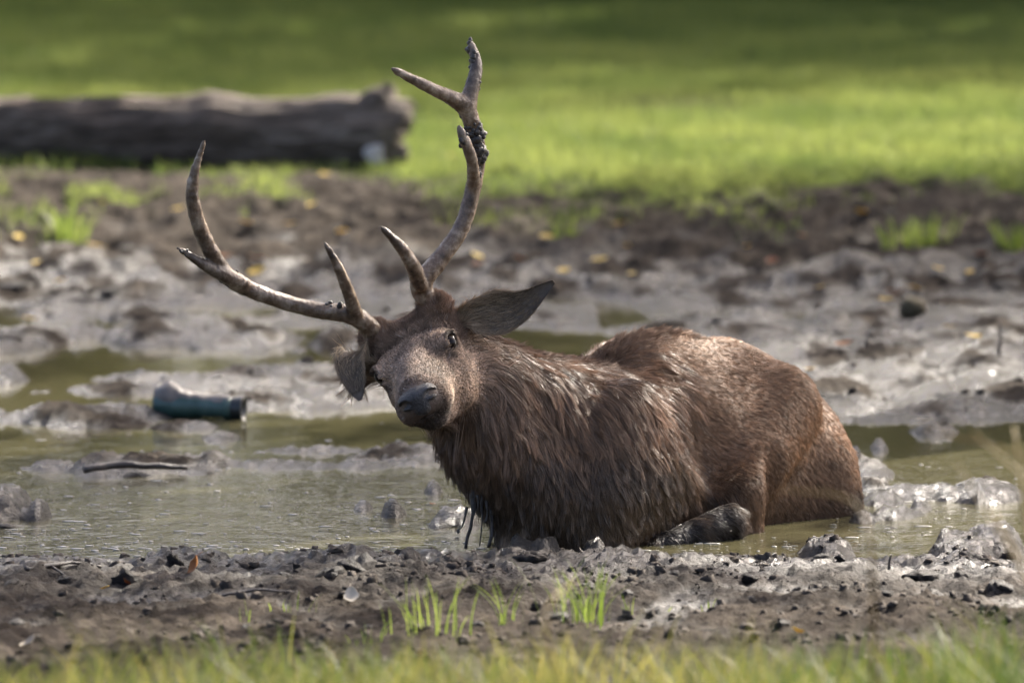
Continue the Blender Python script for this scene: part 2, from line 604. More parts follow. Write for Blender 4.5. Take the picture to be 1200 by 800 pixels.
# roughness: soaked mud shines in patches
sb = N(nt, 'ShaderNodeMath', operation='MULTIPLY_ADD'); sb.inputs[1].default_value = 0.5; sb.inputs[2].default_value = -0.25
nt.links.new(n2.outputs['Fac'], sb.inputs[0])
adw = N(nt, 'ShaderNodeMath', operation='ADD', use_clamp=True)
nt.links.new(aw.outputs['Fac'], adw.inputs[0]); nt.links.new(sb.outputs[0], adw.inputs[1])
rr = N(nt, 'ShaderNodeMapRange'); rr.inputs['To Min'].default_value = 0.90; rr.inputs['To Max'].default_value = 0.17
nt.links.new(adw.outputs[0], rr.inputs['Value'])
nt.links.new(rr.outputs['Result'], b.inputs['Roughness'])
sp2 = N(nt, 'ShaderNodeMapRange'); sp2.inputs['To Min'].default_value = 0.06; sp2.inputs['To Max'].default_value = 0.50
nt.links.new(adw.outputs[0], sp2.inputs['Value']); nt.links.new(sp2.outputs['Result'], b.inputs['Specular IOR Level'])
n4 = noise_node(nt, 34, 8, 0.68, pos)
n5 = noise_node(nt, 150, 4, 0.65, pos)
bm_ = N(nt, 'ShaderNodeMath', operation='MULTIPLY_ADD'); bm_.inputs[1].default_value = 0.38
nt.links.new(n5.outputs['Fac'], bm_.inputs[0]); nt.links.new(n4.outputs['Fac'], bm_.inputs[2])
bump(nt, b, bm_.outputs[0], 0.85, 0.024)

ground = mesh_obj('ground', GVt, GF, GM, None, True)
tag(ground, kind='structure')
gx_, gy_, gz_ = GVt[:, 0], GVt[:, 1], GVt[:, 2]
wn_ = fbm(gx_ * 1.6, gy_ * 1.0, 0 * gx_ + 31, 3)
wetv = sstep(0.060, 0.012, gz_ + 0.014 * wn_) * sstep(9.5, 6.0, gy_ + wn_)
wn2 = fbm(gx_ * 4.5, gy_ * 2.2, 0 * gx_ + 36, 3)
wetv = np.maximum(wetv * sstep(-0.55, 0.1, wn2 + 0.3 * (gz_ < 0.015)), sstep(0.05, 0.30, wn2 + 0.5 * wn_ + 0.12) * sstep(9.0, 6.4, gy_ + 1.0 * wn_) * sstep(1.0, 2.5, gy_))
wetv = np.maximum(wetv, (0.95 * sstep(-0.95, -0.45, gy_ + 0.25 * wn_) + 0.25 * sstep(-1.5, -0.8, gy_)) * (gy_ < 1) * (gy_ > -3))
wetv = np.clip(wetv, 0, 1)
tv = turf_w(gx_, gy_)
for nm, arr in (('wet', wetv * (1 - tv)), ('turf', tv)):
    a_ = ground.data.attributes.new(nm, 'FLOAT', 'POINT')
    a_.data.foreach_set('value', arr.astype(np.float32))

# water: muddy, mirror-like sheet with fine ripples
WM, nt, b = new_mat('muddy_water')
pos = geo_pos(nt)
mp = N(nt, 'ShaderNodeMapping'); mp.inputs['Scale'].default_value = (1.0, 1.0, 1.0)
nt.links.new(pos, mp.inputs['Vector'])
wa = noise_node(nt, 9.0, 3, 0.5, mp.outputs['Vector'])
wb = noise_node(nt, 34.0, 3, 0.55, mp.outputs['Vector'], 0.4)
sx = N(nt, 'ShaderNodeSeparateXYZ'); nt.links.new(pos, sx.inputs[0])
# ripples die out away from the wallowing animal
mr = N(nt, 'ShaderNodeMapRange', interpolation_type='SMOOTHSTEP'); mr.inputs['From Min'].default_value = 2.6; mr.inputs['From Max'].default_value = 0.2
mr.inputs['To Min'].default_value = 0.12; mr.inputs['To Max'].default_value = 1.0
nt.links.new(sx.outputs['Y'], mr.inputs['Value'])
ma = N(nt, 'ShaderNodeMath', operation='MULTIPLY_ADD'); ma.inputs[1].default_value = 0.35
nt.links.new(wb.outputs['Fac'], ma.inputs[0]); nt.links.new(wa.outputs['Fac'], ma.inputs[2])
ml = N(nt, 'ShaderNodeMath', operation='MULTIPLY')
nt.links.new(ma.outputs[0], ml.inputs[0]); nt.links.new(mr.outputs['Result'], ml.inputs[1])
bump(nt, b, ml.outputs[0], 1.0, 0.0085)
cm = ramp(nt, noise_node(nt, 1.3, 3, 0.5, pos).outputs['Fac'], [(0.3, (0.055, 0.050, 0.026)), (0.7, (0.078, 0.071, 0.038))])
nt.links.new(cm.outputs['Color'], b.inputs['Base Color'])
b.inputs['Roughness'].default_value = 0.035
b.inputs['IOR'].default_value = 1.33
wx = [-9, 9]; wy = [-0.8, 8.6]
water = mesh_obj('water', [(wx[0], wy[0], 0), (wx[1], wy[0], 0), (wx[1], wy[1], 0), (wx[0], wy[1], 0)], [(0, 1, 2, 3)], WM, None, False)
tag(water, kind='structure')

# ================================================================== MEADOW GRASS
def blades(P, h, w, lean, rg, seg=2, az=None):
    """grass blades as tapered bent strips; P (n,3) roots -> V, F"""
    n = len(P)
    a = rg.uniform(0, 2 * math.pi, n) if az is None else az
    d = np.stack([np.cos(a), np.sin(a), 0 * a], 1)
    fa = rg.uniform(0, 2 * math.pi, n)
    sd = np.stack([np.cos(fa), np.sin(fa), 0 * fa], 1)
    V = np.zeros((n, 2 * seg + 1, 3))
    for i in range(seg):
        t = i / seg
        c = P + np.array((0, 0, 1.0)) * (h * t * (1 - 0.25 * lean * t))[:, None] + d * (h * lean * t * t)[:, None]
        ww = (w * (1 - 0.55 * t))[:, None]
        V[:, 2 * i] = c - sd * ww; V[:, 2 * i + 1] = c + sd * ww
    V[:, 2 * seg] = P + np.array((0, 0, 1.0)) * (h * (1 - 0.25 * lean))[:, None] + d * (h * lean)[:, None]
    base = (np.arange(n) * (2 * seg + 1))[:, None]
    Fs = []
    for i in range(seg - 1):
        Fs += [(2 * i, 2 * i + 1, 2 * i + 3), (2 * i, 2 * i + 3, 2 * i + 2)]
    Fs.append((2 * seg - 2, 2 * seg - 1, 2 * seg))
    Fc = (base[:, None, :] + np.array(Fs)[None]).reshape(-1, 3)
    return V.reshape(-1, 3), Fc


GRASS = leaf_mat('meadow_grass', (0.085, 0.125, 0.030), (0.245, 0.280, 0.074), 0.55, attr='dryness')
rg = np.random.default_rng(40)
n = 430000
d_ = 21.0 * (62.0 / 21.0) ** rg.random(n)                 # even in scale: thinner with distance
x_ = rg.uniform(-1, 1, n) * (0.115 * d_ + 0.8)
y_ = d_ - DIST
tw = turf_w(x_, y_)
kp = rg.random(n) < tw
x_, y_ = x_[kp], y_[kp]
tn = fbm(x_ * 1.8, y_ * 1.2, 0 * x_ + 40, 3)
hh = np.clip(0.055 + 0.035 * tn, 0.02, 0.14) * rg.uniform(0.6, 1.5, len(x_)) * (1 + 0.5 * sstep(13, 30, y_))
ww = 0.0028 * (1 + 1.6 * sstep(10, 35, y_)) * rg.uniform(0.7, 1.3, len(x_))
V, Fc = blades(np.stack([x_, y_, hz(x_, y_) - 0.005], 1), hh, ww, rg.uniform(0.1, 0.7, len(x_)), rg, 2)
go = mesh_obj('meadow_grass', V, Fc, GRASS, None, False)
dr_ = np.clip(0.48 + 0.55 * fbm(x_ * 0.9, y_ * 0.55, 0 * x_ + 44, 4) + rg.normal(size=len(x_)) * 0.18, 0, 1)
a_ = go.data.attributes.new('dryness', 'FLOAT', 'POINT'); a_.data.foreach_set('value', np.repeat(dr_, 5).astype(np.float32))
tag(go, 'short bright green grass of the meadow behind the mud', 'grass', kind='stuff')

# near grass between camera and mud bank, out of focus
FG = leaf_mat('foreground_grass', (0.060, 0.092, 0.018), (0.25, 0.215, 0.062), 0.5, attr='dryness')
n = 15000
x_ = rg.uniform(-1.6, 1.6, n); y_ = rg.uniform(-5.0, -2.6, n)
tn = fbm(x_ * 2.6, y_ * 1.0, 0 * x_ + 50, 3)
tn2 = fbm(x_ * 6.0, y_ * 3.0, 0 * x_ + 53, 2)
dd = y_ + DIST
sxn = x_ / (dd * 0.09)                                                     # across the bank
top = 724 + 34 * tn + 16 * tn2 - 45 * sstep(0.72, 1.05, sxn) + 18 * sstep(-0.55, -1.0, sxn) + 46 * rg.random(n)   # uneven height of the sward
zt = np.array([Q(600, t_, yy)[2] for t_, yy in zip(top, y_)])
hh = np.clip(zt - hz(x_, y_), 0.03, 0.66) * rg.uniform(0.85, 1.15, n)
kp = rg.random(n) < sstep(-0.35, 0.25, tn + 0.5 * tn2) * 0.75 + 0.12
V, Fc = blades(np.stack([x_, y_, hz(x_, y_) - 0.01], 1)[kp], hh[kp], (rg.uniform(0.0015, 0.0036, n))[kp], rg.uniform(0.1, 0.75, n)[kp], rg, 4)
fo = mesh_obj('foreground_grass', V, Fc, FG, None, False)
dry_ = np.clip(0.38 + 0.5 * fbm(x_ * 1.5, y_, 0 * x_ + 57, 2) - 0.35 * sstep(0.2, 0.8, sxn) + rg.normal(size=n) * 0.25, 0, 1)[kp]
a_ = fo.data.attributes.new('dryness', 'FLOAT', 'POINT')
a_.data.foreach_set('value', np.repeat(dry_, 9).astype(np.float32))
tag(fo, 'yellow green grass in front of the mud bank', 'grass', kind='stuff')

# ================================================================== TREES BEYOND THE MEADOW
LEAF = leaf_mat('tree_leaves', (0.075, 0.100, 0.015), (0.20, 0.205, 0.034), 0.55)
BARK = simple_mat('tree_bark', (0.035, 0.026, 0.020), (0.085, 0.066, 0.050), 5, 0.85, 0.03, 0.8, 0.3, (1, 1, 0.25))


def tree_data(seed, H, t0=0.09, spread=0.30, leaves=6800):
    rg = np.random.default_rng(seed)
    parts = [tube([(0, 0, -0.3), (0.1, 0.05, H * 0.2), (-0.1, 0.1, H * 0.45), (0.15, 0, H * 0.7), (0, 0, H * 0.9)], [0.42, 0.33, 0.24, 0.13, 0.04], 10, 5, (0.8, 0.05), seed)]
    tips = []
    for i in range(30):
        t = rg.uniform(t0, 0.88); a = rg.uniform(0, 2 * math.pi)
        z0 = H * t; L = (H * spread) * (1.05 - abs(t - 0.42)) * rg.uniform(0.7, 1.15)
        p0 = np.array((0.0, 0.05, z0)); dr = np.array((math.cos(a), math.sin(a), rg.uniform(0.0, 0.5)))
        p1 = p0 + dr * L * 0.5 + np.array((0, 0, 0.3)); p2 = p0 + dr * L + np.array((0, 0, rg.uniform(-0.4, 0.5)))
        parts.append(tube([p0, p1, p2], [0.13 * (1.1 - t), 0.07 * (1.1 - t), 0.015], 6, 4))
        for s_ in np.linspace(0.35, 1.0, 5):
            tips.append((p0 + dr * L * s_ + np.array((0, 0, 0.2)), 0.55 + 0.9 * rg.random()))
    tips.append((np.array((0, 0, H * 0.93)), 1.2))
    C_ = []; n_leaf = leaves
    tp = np.array([t[0] for t in tips]); tr = np.array([t[1] for t in tips])
    k = rg.integers(0, len(tips), n_leaf)
    c = tp[k] + rg.normal(size=(n_leaf, 3)) * (tr[k] * 0.55)[:, None] * np.array((1, 1, 0.7))
    a = rg.normal(size=(n_leaf, 3)); a /= np.linalg.norm(a, axis=1)[:, None]
    b_ = np.cross(a, rg.normal(size=(n_leaf, 3))); b_ /= np.linalg.norm(b_, axis=1)[:, None]
    s_ = rg.uniform(0.10, 0.20, (n_leaf, 1))
    V = np.stack([c - a * s_, c + b_ * s_ * 0.55, c + a * s_, c - b_ * s_ * 0.55], 1).reshape(-1, 3)
    Fc = np.arange(n_leaf * 4).reshape(-1, 4)
    tv, tf = join(parts)
    return tv, tf, V, Fc


def make_tree(seed, H, *more):
    tv, tf, V, Fc = tree_data(seed, H, *more)
    r = empty('broadleaf_tree', (0, 0, 0), 'tall leafy broadleaf tree at the far edge of the meadow', 'tree', 'trees beyond the meadow')
    mesh_obj('trunk', tv, tf, BARK, r)
    mesh_obj('crown', V, Fc, LEAF, r, False)
    return r


def copy_tree(o, parent=None):
    c = o.copy(); C.objects.link(c); c.parent = parent
    for ch in list(o.children): copy_tree(ch, c)
    return c


# low shrubs closing the view under the crowns
shrub = make_tree(54, 5.5)
shrub.name = 'leafy_shrub'
tag(shrub, 'low leafy shrub under the trees at the far meadow edge', 'shrub', 'shrubs under the far trees')
for i, (tx, ty) in enumerate([(-10, 40), (-7.6, 42), (-5.2, 39.5), (-0.6, 39), (4.0, 39.5), (6.3, 42), (8.8, 40), (11.5, 42), (-13, 43), (14.5, 41)]):
    o = shrub if i == 0 else copy_tree(shrub)
    o.location = (tx, ty, float(hz(tx, ty)[0])); o.rotation_euler = (0, 0, i * 1.3)

protos = [make_tree(51, 17.0), make_tree(52, 20.0), make_tree(53, 15.0)]
TREES = [(-19, 41, 0), (-12.5, 44, 1), (-6, 40, 2), (-1.5, 46, 0), (4.0, 42, 1), (9.5, 40, 2), (14, 45, 0), (19, 41, 1), (25, 44, 2), (31, 42, 0), (-26, 45, 2),
         (-9, 54, 0), (-2, 57, 1), (6, 55, 2), (16, 56, 1), (26, 57, 0), (-18, 56, 1), (36, 50, 1), (-33, 50, 0),
         (7.8, 30.5, 2), (5.6, 38.0, 1), (14.0, 34.0, 1), (9.4, 37.0, 0)]
seen = set()
for i, (tx, ty, k) in enumerate(TREES):
    o = protos[k] if k not in seen else copy_tree(protos[k])
    seen.add(k)
    o.location = (tx, ty, float(hz(tx, ty)[0]))
    o.rotation_euler = (0, 0, i * 2.1)

SHROT = 1.0
shade = make_tree(55, 13.0, 0.34, 0.23, 5000)  # added out of view, high crowned, to dapple stag and near bank with shade
shade.name = 'added_shade_tree'
shade.rotation_euler = (0, 0, SHROT)
shade.location = (3.5, 5.1, float(hz(3.5, 5.1)[0]))
tag(shade, 'unseen broadleaf tree added beside the wallow to shade it', 'tree')
del shade['group']
shade2 = copy_tree(shade)  # second unseen tree, added to throw shade on the far mud
shade2.location = (6.2, 13.4, float(hz(6.2, 13.4)[0])); shade2.rotation_euler = (0, 0, 2.4)
shade2.scale = (0.8, 0.8, 0.75)
tag(shade2, 'unseen broadleaf tree added beside the meadow edge to shade the far mud', 'tree')
# ================================================================== FALLEN LOG
LOGM, nt, b = new_mat('weathered_log_wood')
co = obj_coord(nt)
mp = N(nt, 'ShaderNodeMapping'); mp.inputs['Scale'].default_value = (0.9, 7, 7); nt.links.new(co, mp.inputs['Vector'])
n1 = noise_node(nt, 3.2, 8, 0.65, mp.outputs['Vector'], 0.4)
n2 = noise_node(nt, 1.3, 4, 0.6, co)
r1 = ramp(nt, n1.outputs['Fac'], [(0.30, (0.040, 0.031, 0.023)), (0.52, (0.145, 0.116, 0.090)), (0.72, (0.32, 0.27, 0.225))])
r2 = ramp(nt, n2.outputs['Fac'], [(0.35, (0.55, 0.50, 0.46)), (0.7, (1, 1, 1))])
mx = N(nt, 'ShaderNodeMix', data_type='RGBA', blend_type='MULTIPLY'); mx.inputs[0].default_value = 1
nt.links.new(r1.outputs['Color'], mx.inputs[6]); nt.links.new(r2.outputs['Color'], mx.inputs[7])
nt.links.new(mx.outputs[2], b.inputs['Base Color'])
b.inputs['Roughness'].default_value = 0.75
b.inputs['Specular IOR Level'].default_value = 0.3
bump(nt, b, n1.outputs['Fac'], 0.9, 0.03)

LGZ = float(hz(*G(300, 200, 0.10)[:2])[0]) - 0.01
lg = empty('fallen_log', tuple(G(250, 199, LGZ)), 'thick weathered grey brown log lying on the grass behind the wallow', 'log')
LO = np.array(lg.location)
ex = G(466, 201, LGZ); sx_ = G(-160, 190, LGZ)
nL, nS = 150, 56
V = []
for i in range(nL):
    t = i / (nL - 1)
    c = sx_ * (1 - t) + ex * t
    R = np.interp(t, [0, 0.25, 0.45, 0.62, 0.66, 0.72, 0.80, 0.93, 0.97, 1.0], [0.135, 0.142, 0.148, 0.156, 0.170, 0.152, 0.152, 0.158, 0.166, 0.145])
    c = c + np.array((0, 0, 0.135 + 0.02 * t))
    for k in range(nS):
        a = 2 * math.pi * k / nS
        V.append((c[0], c[1] + math.cos(a) * R, c[2] + math.sin(a) * R, a, t, R))
V = np.array(V)
a, t, R = V[:, 3], V[:, 4], V[:, 5]
P = V[:, :3].copy()
gro = fbm(P[:, 0] * 1.2, np.cos(a) * 4, np.sin(a) * 4, 4, 0.55, True)
lum = fbm(P[:, 0] * 2.2, np.cos(a) * 1.2, np.sin(a) * 1.2, 3)
dr = 0.012 * gro + 0.020 * lum
P[:, 1] += np.cos(a) * dr; P[:, 2] += np.sin(a) * dr
endk = sstep(0.93, 1.0, t)
P[:, 0] += endk * (0.07 * fbm(np.cos(a) * 2.1, np.sin(a) * 2.1, 0 * a + 6, 3) + 0.05 * np.sin(a))
Fc = []
for i in range(nL - 1):
    for k in range(nS):
        Fc.append((i * nS + k, i * nS + (k + 1) % nS, (i + 1) * nS + (k + 1) % nS, (i + 1) * nS + k))
# broken hollow end: rings stepping inward
last = (nL - 1) * nS; cur = P[last:last + nS]; rings = [np.arange(last, last + nS)]
PV = [P]; cnt = len(P)
cc = cur.mean(0)
for f, inn in ((0.82, 0.02), (0.60, -0.05), (0.35, -0.10), (0.12, -0.12)):
    ang = a[last:last + nS]
    rg_ = cc + (cur - cc) * f
    rg_[:, 0] += inn + 0.04 * fbm(np.cos(ang) * 3, np.sin(ang) * 3, 0 * ang + f * 9, 3)
    PV.append(rg_); rings.append(np.arange(cnt, cnt + nS)); cnt += nS
for r0, r1_ in zip(rings, rings[1:]):
    for k in range(nS):
        Fc.append((r0[k], r0[(k + 1) % nS], r1_[(k + 1) % nS], r1_[k]))
Fc.append(tuple(rings[-1]))
mesh_obj('trunk', np.vstack(PV) - LO, Fc, LOGM, lg)
# ragged stubs and splinters at the broken end
for k, (pts, rads) in enumerate((
        ([G(432, 201, LGZ) + (0, 0, 0.22), G(447, 201, LGZ) + (0, 0.0, 0.315), G(456, 201, LGZ) + (0, 0, 0.385)], [0.10, 0.075, 0.018]),
        ([G(455, 201, LGZ) + (0, -0.05, 0.18), G(470, 201, LGZ) + (0, -0.06, 0.21), G(484, 201, LGZ) + (0, -0.06, 0.22)], [0.085, 0.05, 0.010]),
        ([G(450, 201, LGZ) + (0, -0.08, 0.10), G(470, 201, LGZ) + (0, -0.09, 0.07), G(478, 201, LGZ) + (0, -0.09, 0.05)], [0.08, 0.06, 0.02]))):
    v, f = tube(pts, rads, 12, 5, (0.06, 0.022), k * 5)
    mesh_obj('broken_stub', v - LO, f, LOGM, lg)
PALE = simple_mat('bare_pale_wood', (0.32, 0.29, 0.26), (0.5, 0.46, 0.42), 20, 0.6, 0.01)
v, f = ball(G(441, 201, LGZ) + np.array((0, -0.165, 0.080)), (0.040, 0.02, 0.055), None, 14, 9)
v = v + 0.02 * np.stack([noise3(v[:, 0] * 20, v[:, 1] * 20, v[:, 2] * 20 + i) for i in range(3)], 1)
sc_ = mesh_obj('bare_wood_patch', v - LO, f, PALE, lg)
sc_['label'] = 'pale bare wood scar near the broken end'

# ================================================================== DISCARDED GREEN TUBE
tb = empty('plastic_tube', tuple(G(235, 488)), 'muddy dark green tube tapering to one end, lying half sunk in the wallow', 'tube')
TO = np.array(tb.location)
GREEN, nt, b = new_mat('muddied_green_plastic')
n1 = noise_node(nt, 22, 6, 0.6, obj_coord(nt))
nt.links.new(ramp(nt, n1.outputs['Fac'], [(0.35, (0.018, 0.048, 0.038)), (0.6, (0.050, 0.095, 0.082)), (0.8, (0.13, 0.14, 0.12))]).outputs['Color'], b.inputs['Base Color'])
b.inputs['Roughness'].default_value = 0.38
RIM = simple_mat('black_rubber', (0.010, 0.012, 0.011), (0.025, 0.028, 0.026), 30, 0.4)
DRIED = simple_mat('drying_mud_crust', (0.10, 0.085, 0.072), (0.20, 0.175, 0.155), 18, 0.5, 0.01)


def lathe_x(prof, sides=28, squash=1.0):
    V = []; Fc = []
    for x, r in prof:
        for k in range(sides):
            th = 2 * math.pi * k / sides
            V.append((x, math.cos(th) * r, math.sin(th) * r * squash))
    for i in range(len(prof) - 1):
        for k in range(sides):
            Fc.append((i * sides + k, (i + 1) * sides + k, (i + 1) * sides + (k + 1) % sides, i * sides + (k + 1) % sides))
    return np.array(V), Fc


TM = np.array(Matrix.Rotation(math.radians(-12), 3, 'Z') @ Matrix.Rotation(math.radians(1.5), 3, 'Y'))
def tplace(V, dz=0.036):
    return V @ TM.T + np.array((-0.13, 0.0, dz))


v, f = lathe_x([(0.0, 0.001), (0.0, 0.030), (0.003, 0.037), (0.010, 0.040), (0.05, 0.041), (0.085, 0.039), (0.12, 0.034), (0.15, 0.031), (0.195, 0.030), (0.205, 0.029)])
mesh_obj('tube_body', tplace(v), f, GREEN, tb)
v, f = lathe_x([(0.203, 0.029), (0.205, 0.0325), (0.213, 0.0325), (0.216, 0.0305), (0.236, 0.0300), (0.236, 0.026), (0.205, 0.025), (0.205, 0.001)])
mesh_obj('collar', tplace(v), f, GREEN, tb)
v, f = lathe_x([(0.228, 0.0305), (0.255, 0.034), (0.262, 0.036), (0.262, 0.031), (0.24, 0.026), (0.24, 0.001)])
mesh_obj('open_end', tplace(v), f, RIM, tb)
# crust of mud lying along its upper side
V = []; nl, nw = 40, 14
for i in range(nl):
    t = i / (nl - 1); xx = 0.004 + 0.215 * t
    R = np.interp(xx, [0, 0.05, 0.085, 0.12, 0.15, 0.22], [0.040, 0.041, 0.039, 0.034, 0.031, 0.030])
    for k in range(nw):
        u = k / (nw - 1) * 2 - 1
        spread = 1.0 + 0.3 * math.sin(7 * t) * (1 - t)
        th = math.pi / 2 + u * spread
        thick = (1 - u * u) * (0.006 + 0.022 * math.exp(-((t - 0.18) / 0.14) ** 2)) - 0.0015
        V.append((xx, math.cos(th) * (R + thick), math.sin(th) * (R + thick)))
V = np.array(V); V += 0.004 * np.stack([noise3(V[:, 0] * 45, V[:, 1] * 45, V[:, 2] * 45 + 9 * i) for i in range(3)], 1)
f = [(i * nw + k, (i + 1) * nw + k, (i + 1) * nw + k + 1, i * nw + k + 1) for i in range(nl - 1) for k in range(nw - 1)]
mesh_obj('mud_crust', tplace(V), f, DRIED, tb)

# ================================================================== STONES, CLODS, CRUMBS
def lump(seed, flat=0.75, rough=0.35, seg=14, rings=10, ang=2.2):
    V, Fc = ball((0, 0, 0), (1, 1, flat), None, seg, rings)
    n = fbm(V[:, 0] * ang * 0.5 + seed, V[:, 1] * ang * 0.5, V[:, 2] * ang * 0.5, 4, 0.6)
    r = fbm(V[:, 0] * 1.5 + seed, V[:, 1] * 1.5, V[:, 2] * 1.5 + 5, 2, 0.5, True)
    return V * (1 + rough * n + 0.12 * r)[:, None], Fc


CLOD, nt, b = new_mat('wet_dark_clod')
n1 = noise_node(nt, 3.0, 7, 0.65, obj_coord(nt))
nt.links.new(ramp(nt, n1.outputs['Fac'], [(0.3, (0.020, 0.016, 0.013)), (0.7, (0.070, 0.057, 0.046))]).outputs['Color'], b.inputs['Base Color'])
b.inputs['Roughness'].default_value = 0.5
b.inputs['Specular IOR Level'].default_value = 0.35
n2 = noise_node(nt, 6.5, 8, 0.7, obj_coord(nt))
bump(nt, b, n2.outputs['Fac'], 0.9, 0.35)
STONE = simple_mat('mossy_brown_stone', (0.090, 0.070, 0.030), (0.170, 0.135, 0.065), 3, 0.7, 0.2, 0.7)

p = G(1069, 380)
v, f = lump(3.0, 0.85, 0.2)
st = mesh_obj('stone', v, f, STONE)
st.scale = (0.043, 0.043, 0.043); st.location = (p[0], p[1], float(hz(p[0], p[1])[0]) + 0.024)
tag(st, 'round brown mossy stone sitting on the wet far mud', 'stone')

clod_me = []
for i in range(6):
    v, f = lump(20.0 + i * 7, 0.65, 0.45, 16, 12)
    o_ = mesh_obj('mud_clod', v, f, CLOD)
    clod_me.append(o_)
rg = np.random.default_rng(77)
CL = []   # photo px, py, radius in px
CL += [(965, 655, 20), (985, 658, 14), (1078, 675, 22), (1140, 655, 26), (1168, 645, 24), (1130, 678, 26), (935, 690, 18), (880, 678, 17), (978, 692, 13), (1038, 700, 17),
       (622, 652, 22), (640, 648, 14), (716, 652, 13), (707, 672, 14), (830, 668, 12), (845, 697, 14), (790, 678, 12), (560, 652, 15), (540, 660, 16), (510, 664, 20), (480, 655, 22),
       (450, 660, 12), (412, 672, 20), (385, 678, 18), (350, 668, 14), (335, 675, 16), (300, 672, 14), (150, 680, 22), (95, 695, 12), (75, 679, 18), (205, 662, 14), (20, 733, 16), (12, 690, 14),
       (690, 690, 13), (735, 700, 14), (770, 715, 16), (655, 735, 15), (880, 705, 12), (1100, 700, 15), (1175, 690, 20), (250, 700, 12), (290, 735, 14), (80, 760, 10), (560, 735, 14), (915, 735, 15), (995, 720, 12), (430, 742, 12), (190, 765, 13)]
groups = 'clods lying on the near mud bank'
used = set()
for i, (px, py, r) in enumerate(CL):
    q = G(px, py, 0.05); k = i % 6
    o_ = clod_me[k] if k not in used else clod_me[k].copy()
    if k in used: C.objects.link(o_)
    used.add(k)
    s_ = r * 0.0020 * rg.uniform(0.35, 0.70)
    o_.scale = (s_ * rg.uniform(0.9, 1.4), s_ * rg.uniform(0.9, 1.2), s_ * rg.uniform(0.7, 1.1))
    o_.rotation_euler = (rg.normal() * 0.3, rg.normal() * 0.3, rg.uniform(0, 6.28))
    o_.location = (q[0], q[1], float(hz(q[0], q[1])[0]) + s_ * 0.05)
    if py >= 690:
        tag(o_, 'dark lumpy clod on the drier near mud, back from the water towards the grass', 'clod', 'clods on the drier near mud')
    elif px > 900:
        tag(o_, 'dark wet clod by the shore mounds in front of the rump', 'clod', 'clods by the shore mounds')
    elif px > 470:
        tag(o_, 'dark wet clod at the shore in front of the chest and belly', 'clod', 'clods in front of the deer')
    else:
        tag(o_, 'dark wet clod along the open shore where scum floats', 'clod', 'clods along the open shore')
# darker humps out on the far bank and in the shallows
FCL = [(20, 340, 22), (60, 352, 18), (98, 352, 20), (130, 345, 14), (150, 300, 12), (985, 290, 10), (1040, 280, 12), (905, 270, 10), (1000, 418, 12), (960, 432, 20), (1085, 425, 20), (1180, 340, 22),
       (845, 378, 16), (905, 374, 14), (790, 378, 14), (1140, 390, 14), (8, 398, 22), (143, 436, 7), (248, 541, 8), (5, 603, 16), (1045, 604, 10), (640, 300, 10), (580, 270, 10), (940, 330, 8), (235, 437, 7), (45, 372, 12), (395, 405, 12)]
for i, (px, py, r) in enumerate(FCL):
    q = G(px, py, 0.03); k = i % 6
    o_ = clod_me[k].copy(); C.objects.link(o_)
    s_ = r * math.hypot(q[1] + DIST, 1.7) * MM * 0.62
    o_.scale = (s_ * 1.35, s_ * 1.1, s_ * 0.62)
    o_.rotation_euler = (0, 0, rg.uniform(0, 6.28))
    o_.location = (q[0], q[1], max(float(hz(q[0], q[1])[0]), -0.004) + s_ * 0.08)
    if py > 430 and px < 700:
        tag(o_, 'small dark lump of earth standing in the open water', 'clod', 'lumps standing in the water')
    elif px > 770:
        tag(o_, 'dark hump of earth on the shining mud behind the back of the deer', 'clod', 'dark humps on the shining mud')
    else:
        tag(o_, 'dark hump of earth on the muddy ground between water and meadow, behind the antlers', 'clod', 'dark humps behind the antlers')

# crumbs: uncountable small lumps over both banks
v0, f0 = lump(5.0, 0.7, 0.9, 7, 5)
n = 16000
x_ = rg.uniform(-2.0, 2.0, n); y_ = np.where(rg.random(n) < 0.70, rg.uniform(-2.4, -0.1, n), rg.uniform(2.8, 10.5, n))
h_ = hz(x_, y_)
cz = fbm(x_ * 3, y_ * 3, 0 * x_ + 70, 2)
kp = (h_ > 0.004) & (rg.random(n) < 0.35 + 1.1 * cz)
x_, y_, h_ = x_[kp], y_[kp], h_[kp]; n = len(x_)
s_ = 0.0018 + 0.011 * rg.random(n) ** 5
ang = rg.uniform(0, 6.28, n); ca, sa = np.cos(ang), np.sin(ang)
vv = v0[None] * s_[:, None, None] * rg.uniform(0.7, 1.4, (n, 1, 3))
vv = np.stack([vv[..., 0] * ca[:, None] - vv[..., 1] * sa[:, None], vv[..., 0] * sa[:, None] + vv[..., 1] * ca[:, None], vv[..., 2]], -1)
vv += np.stack([x_, y_, h_ + s_ * 0.2], 1)[:, None, :]
ff = (np.array(f0)[None] + (np.arange(n) * len(v0))[:, None, None]).reshape(-1, 4)
CRUMB = simple_mat('mud_crumbs', (0.024, 0.019, 0.015), (0.080, 0.065, 0.051), 9, 0.8, 0.012, 0.9, 0.2)
cr = mesh_obj('mud_crumbs', vv.reshape(-1, 3), ff, CRUMB, None, False)
tag(cr, 'small crumbs of dark mud scattered over the banks', 'crumbs', kind='stuff')

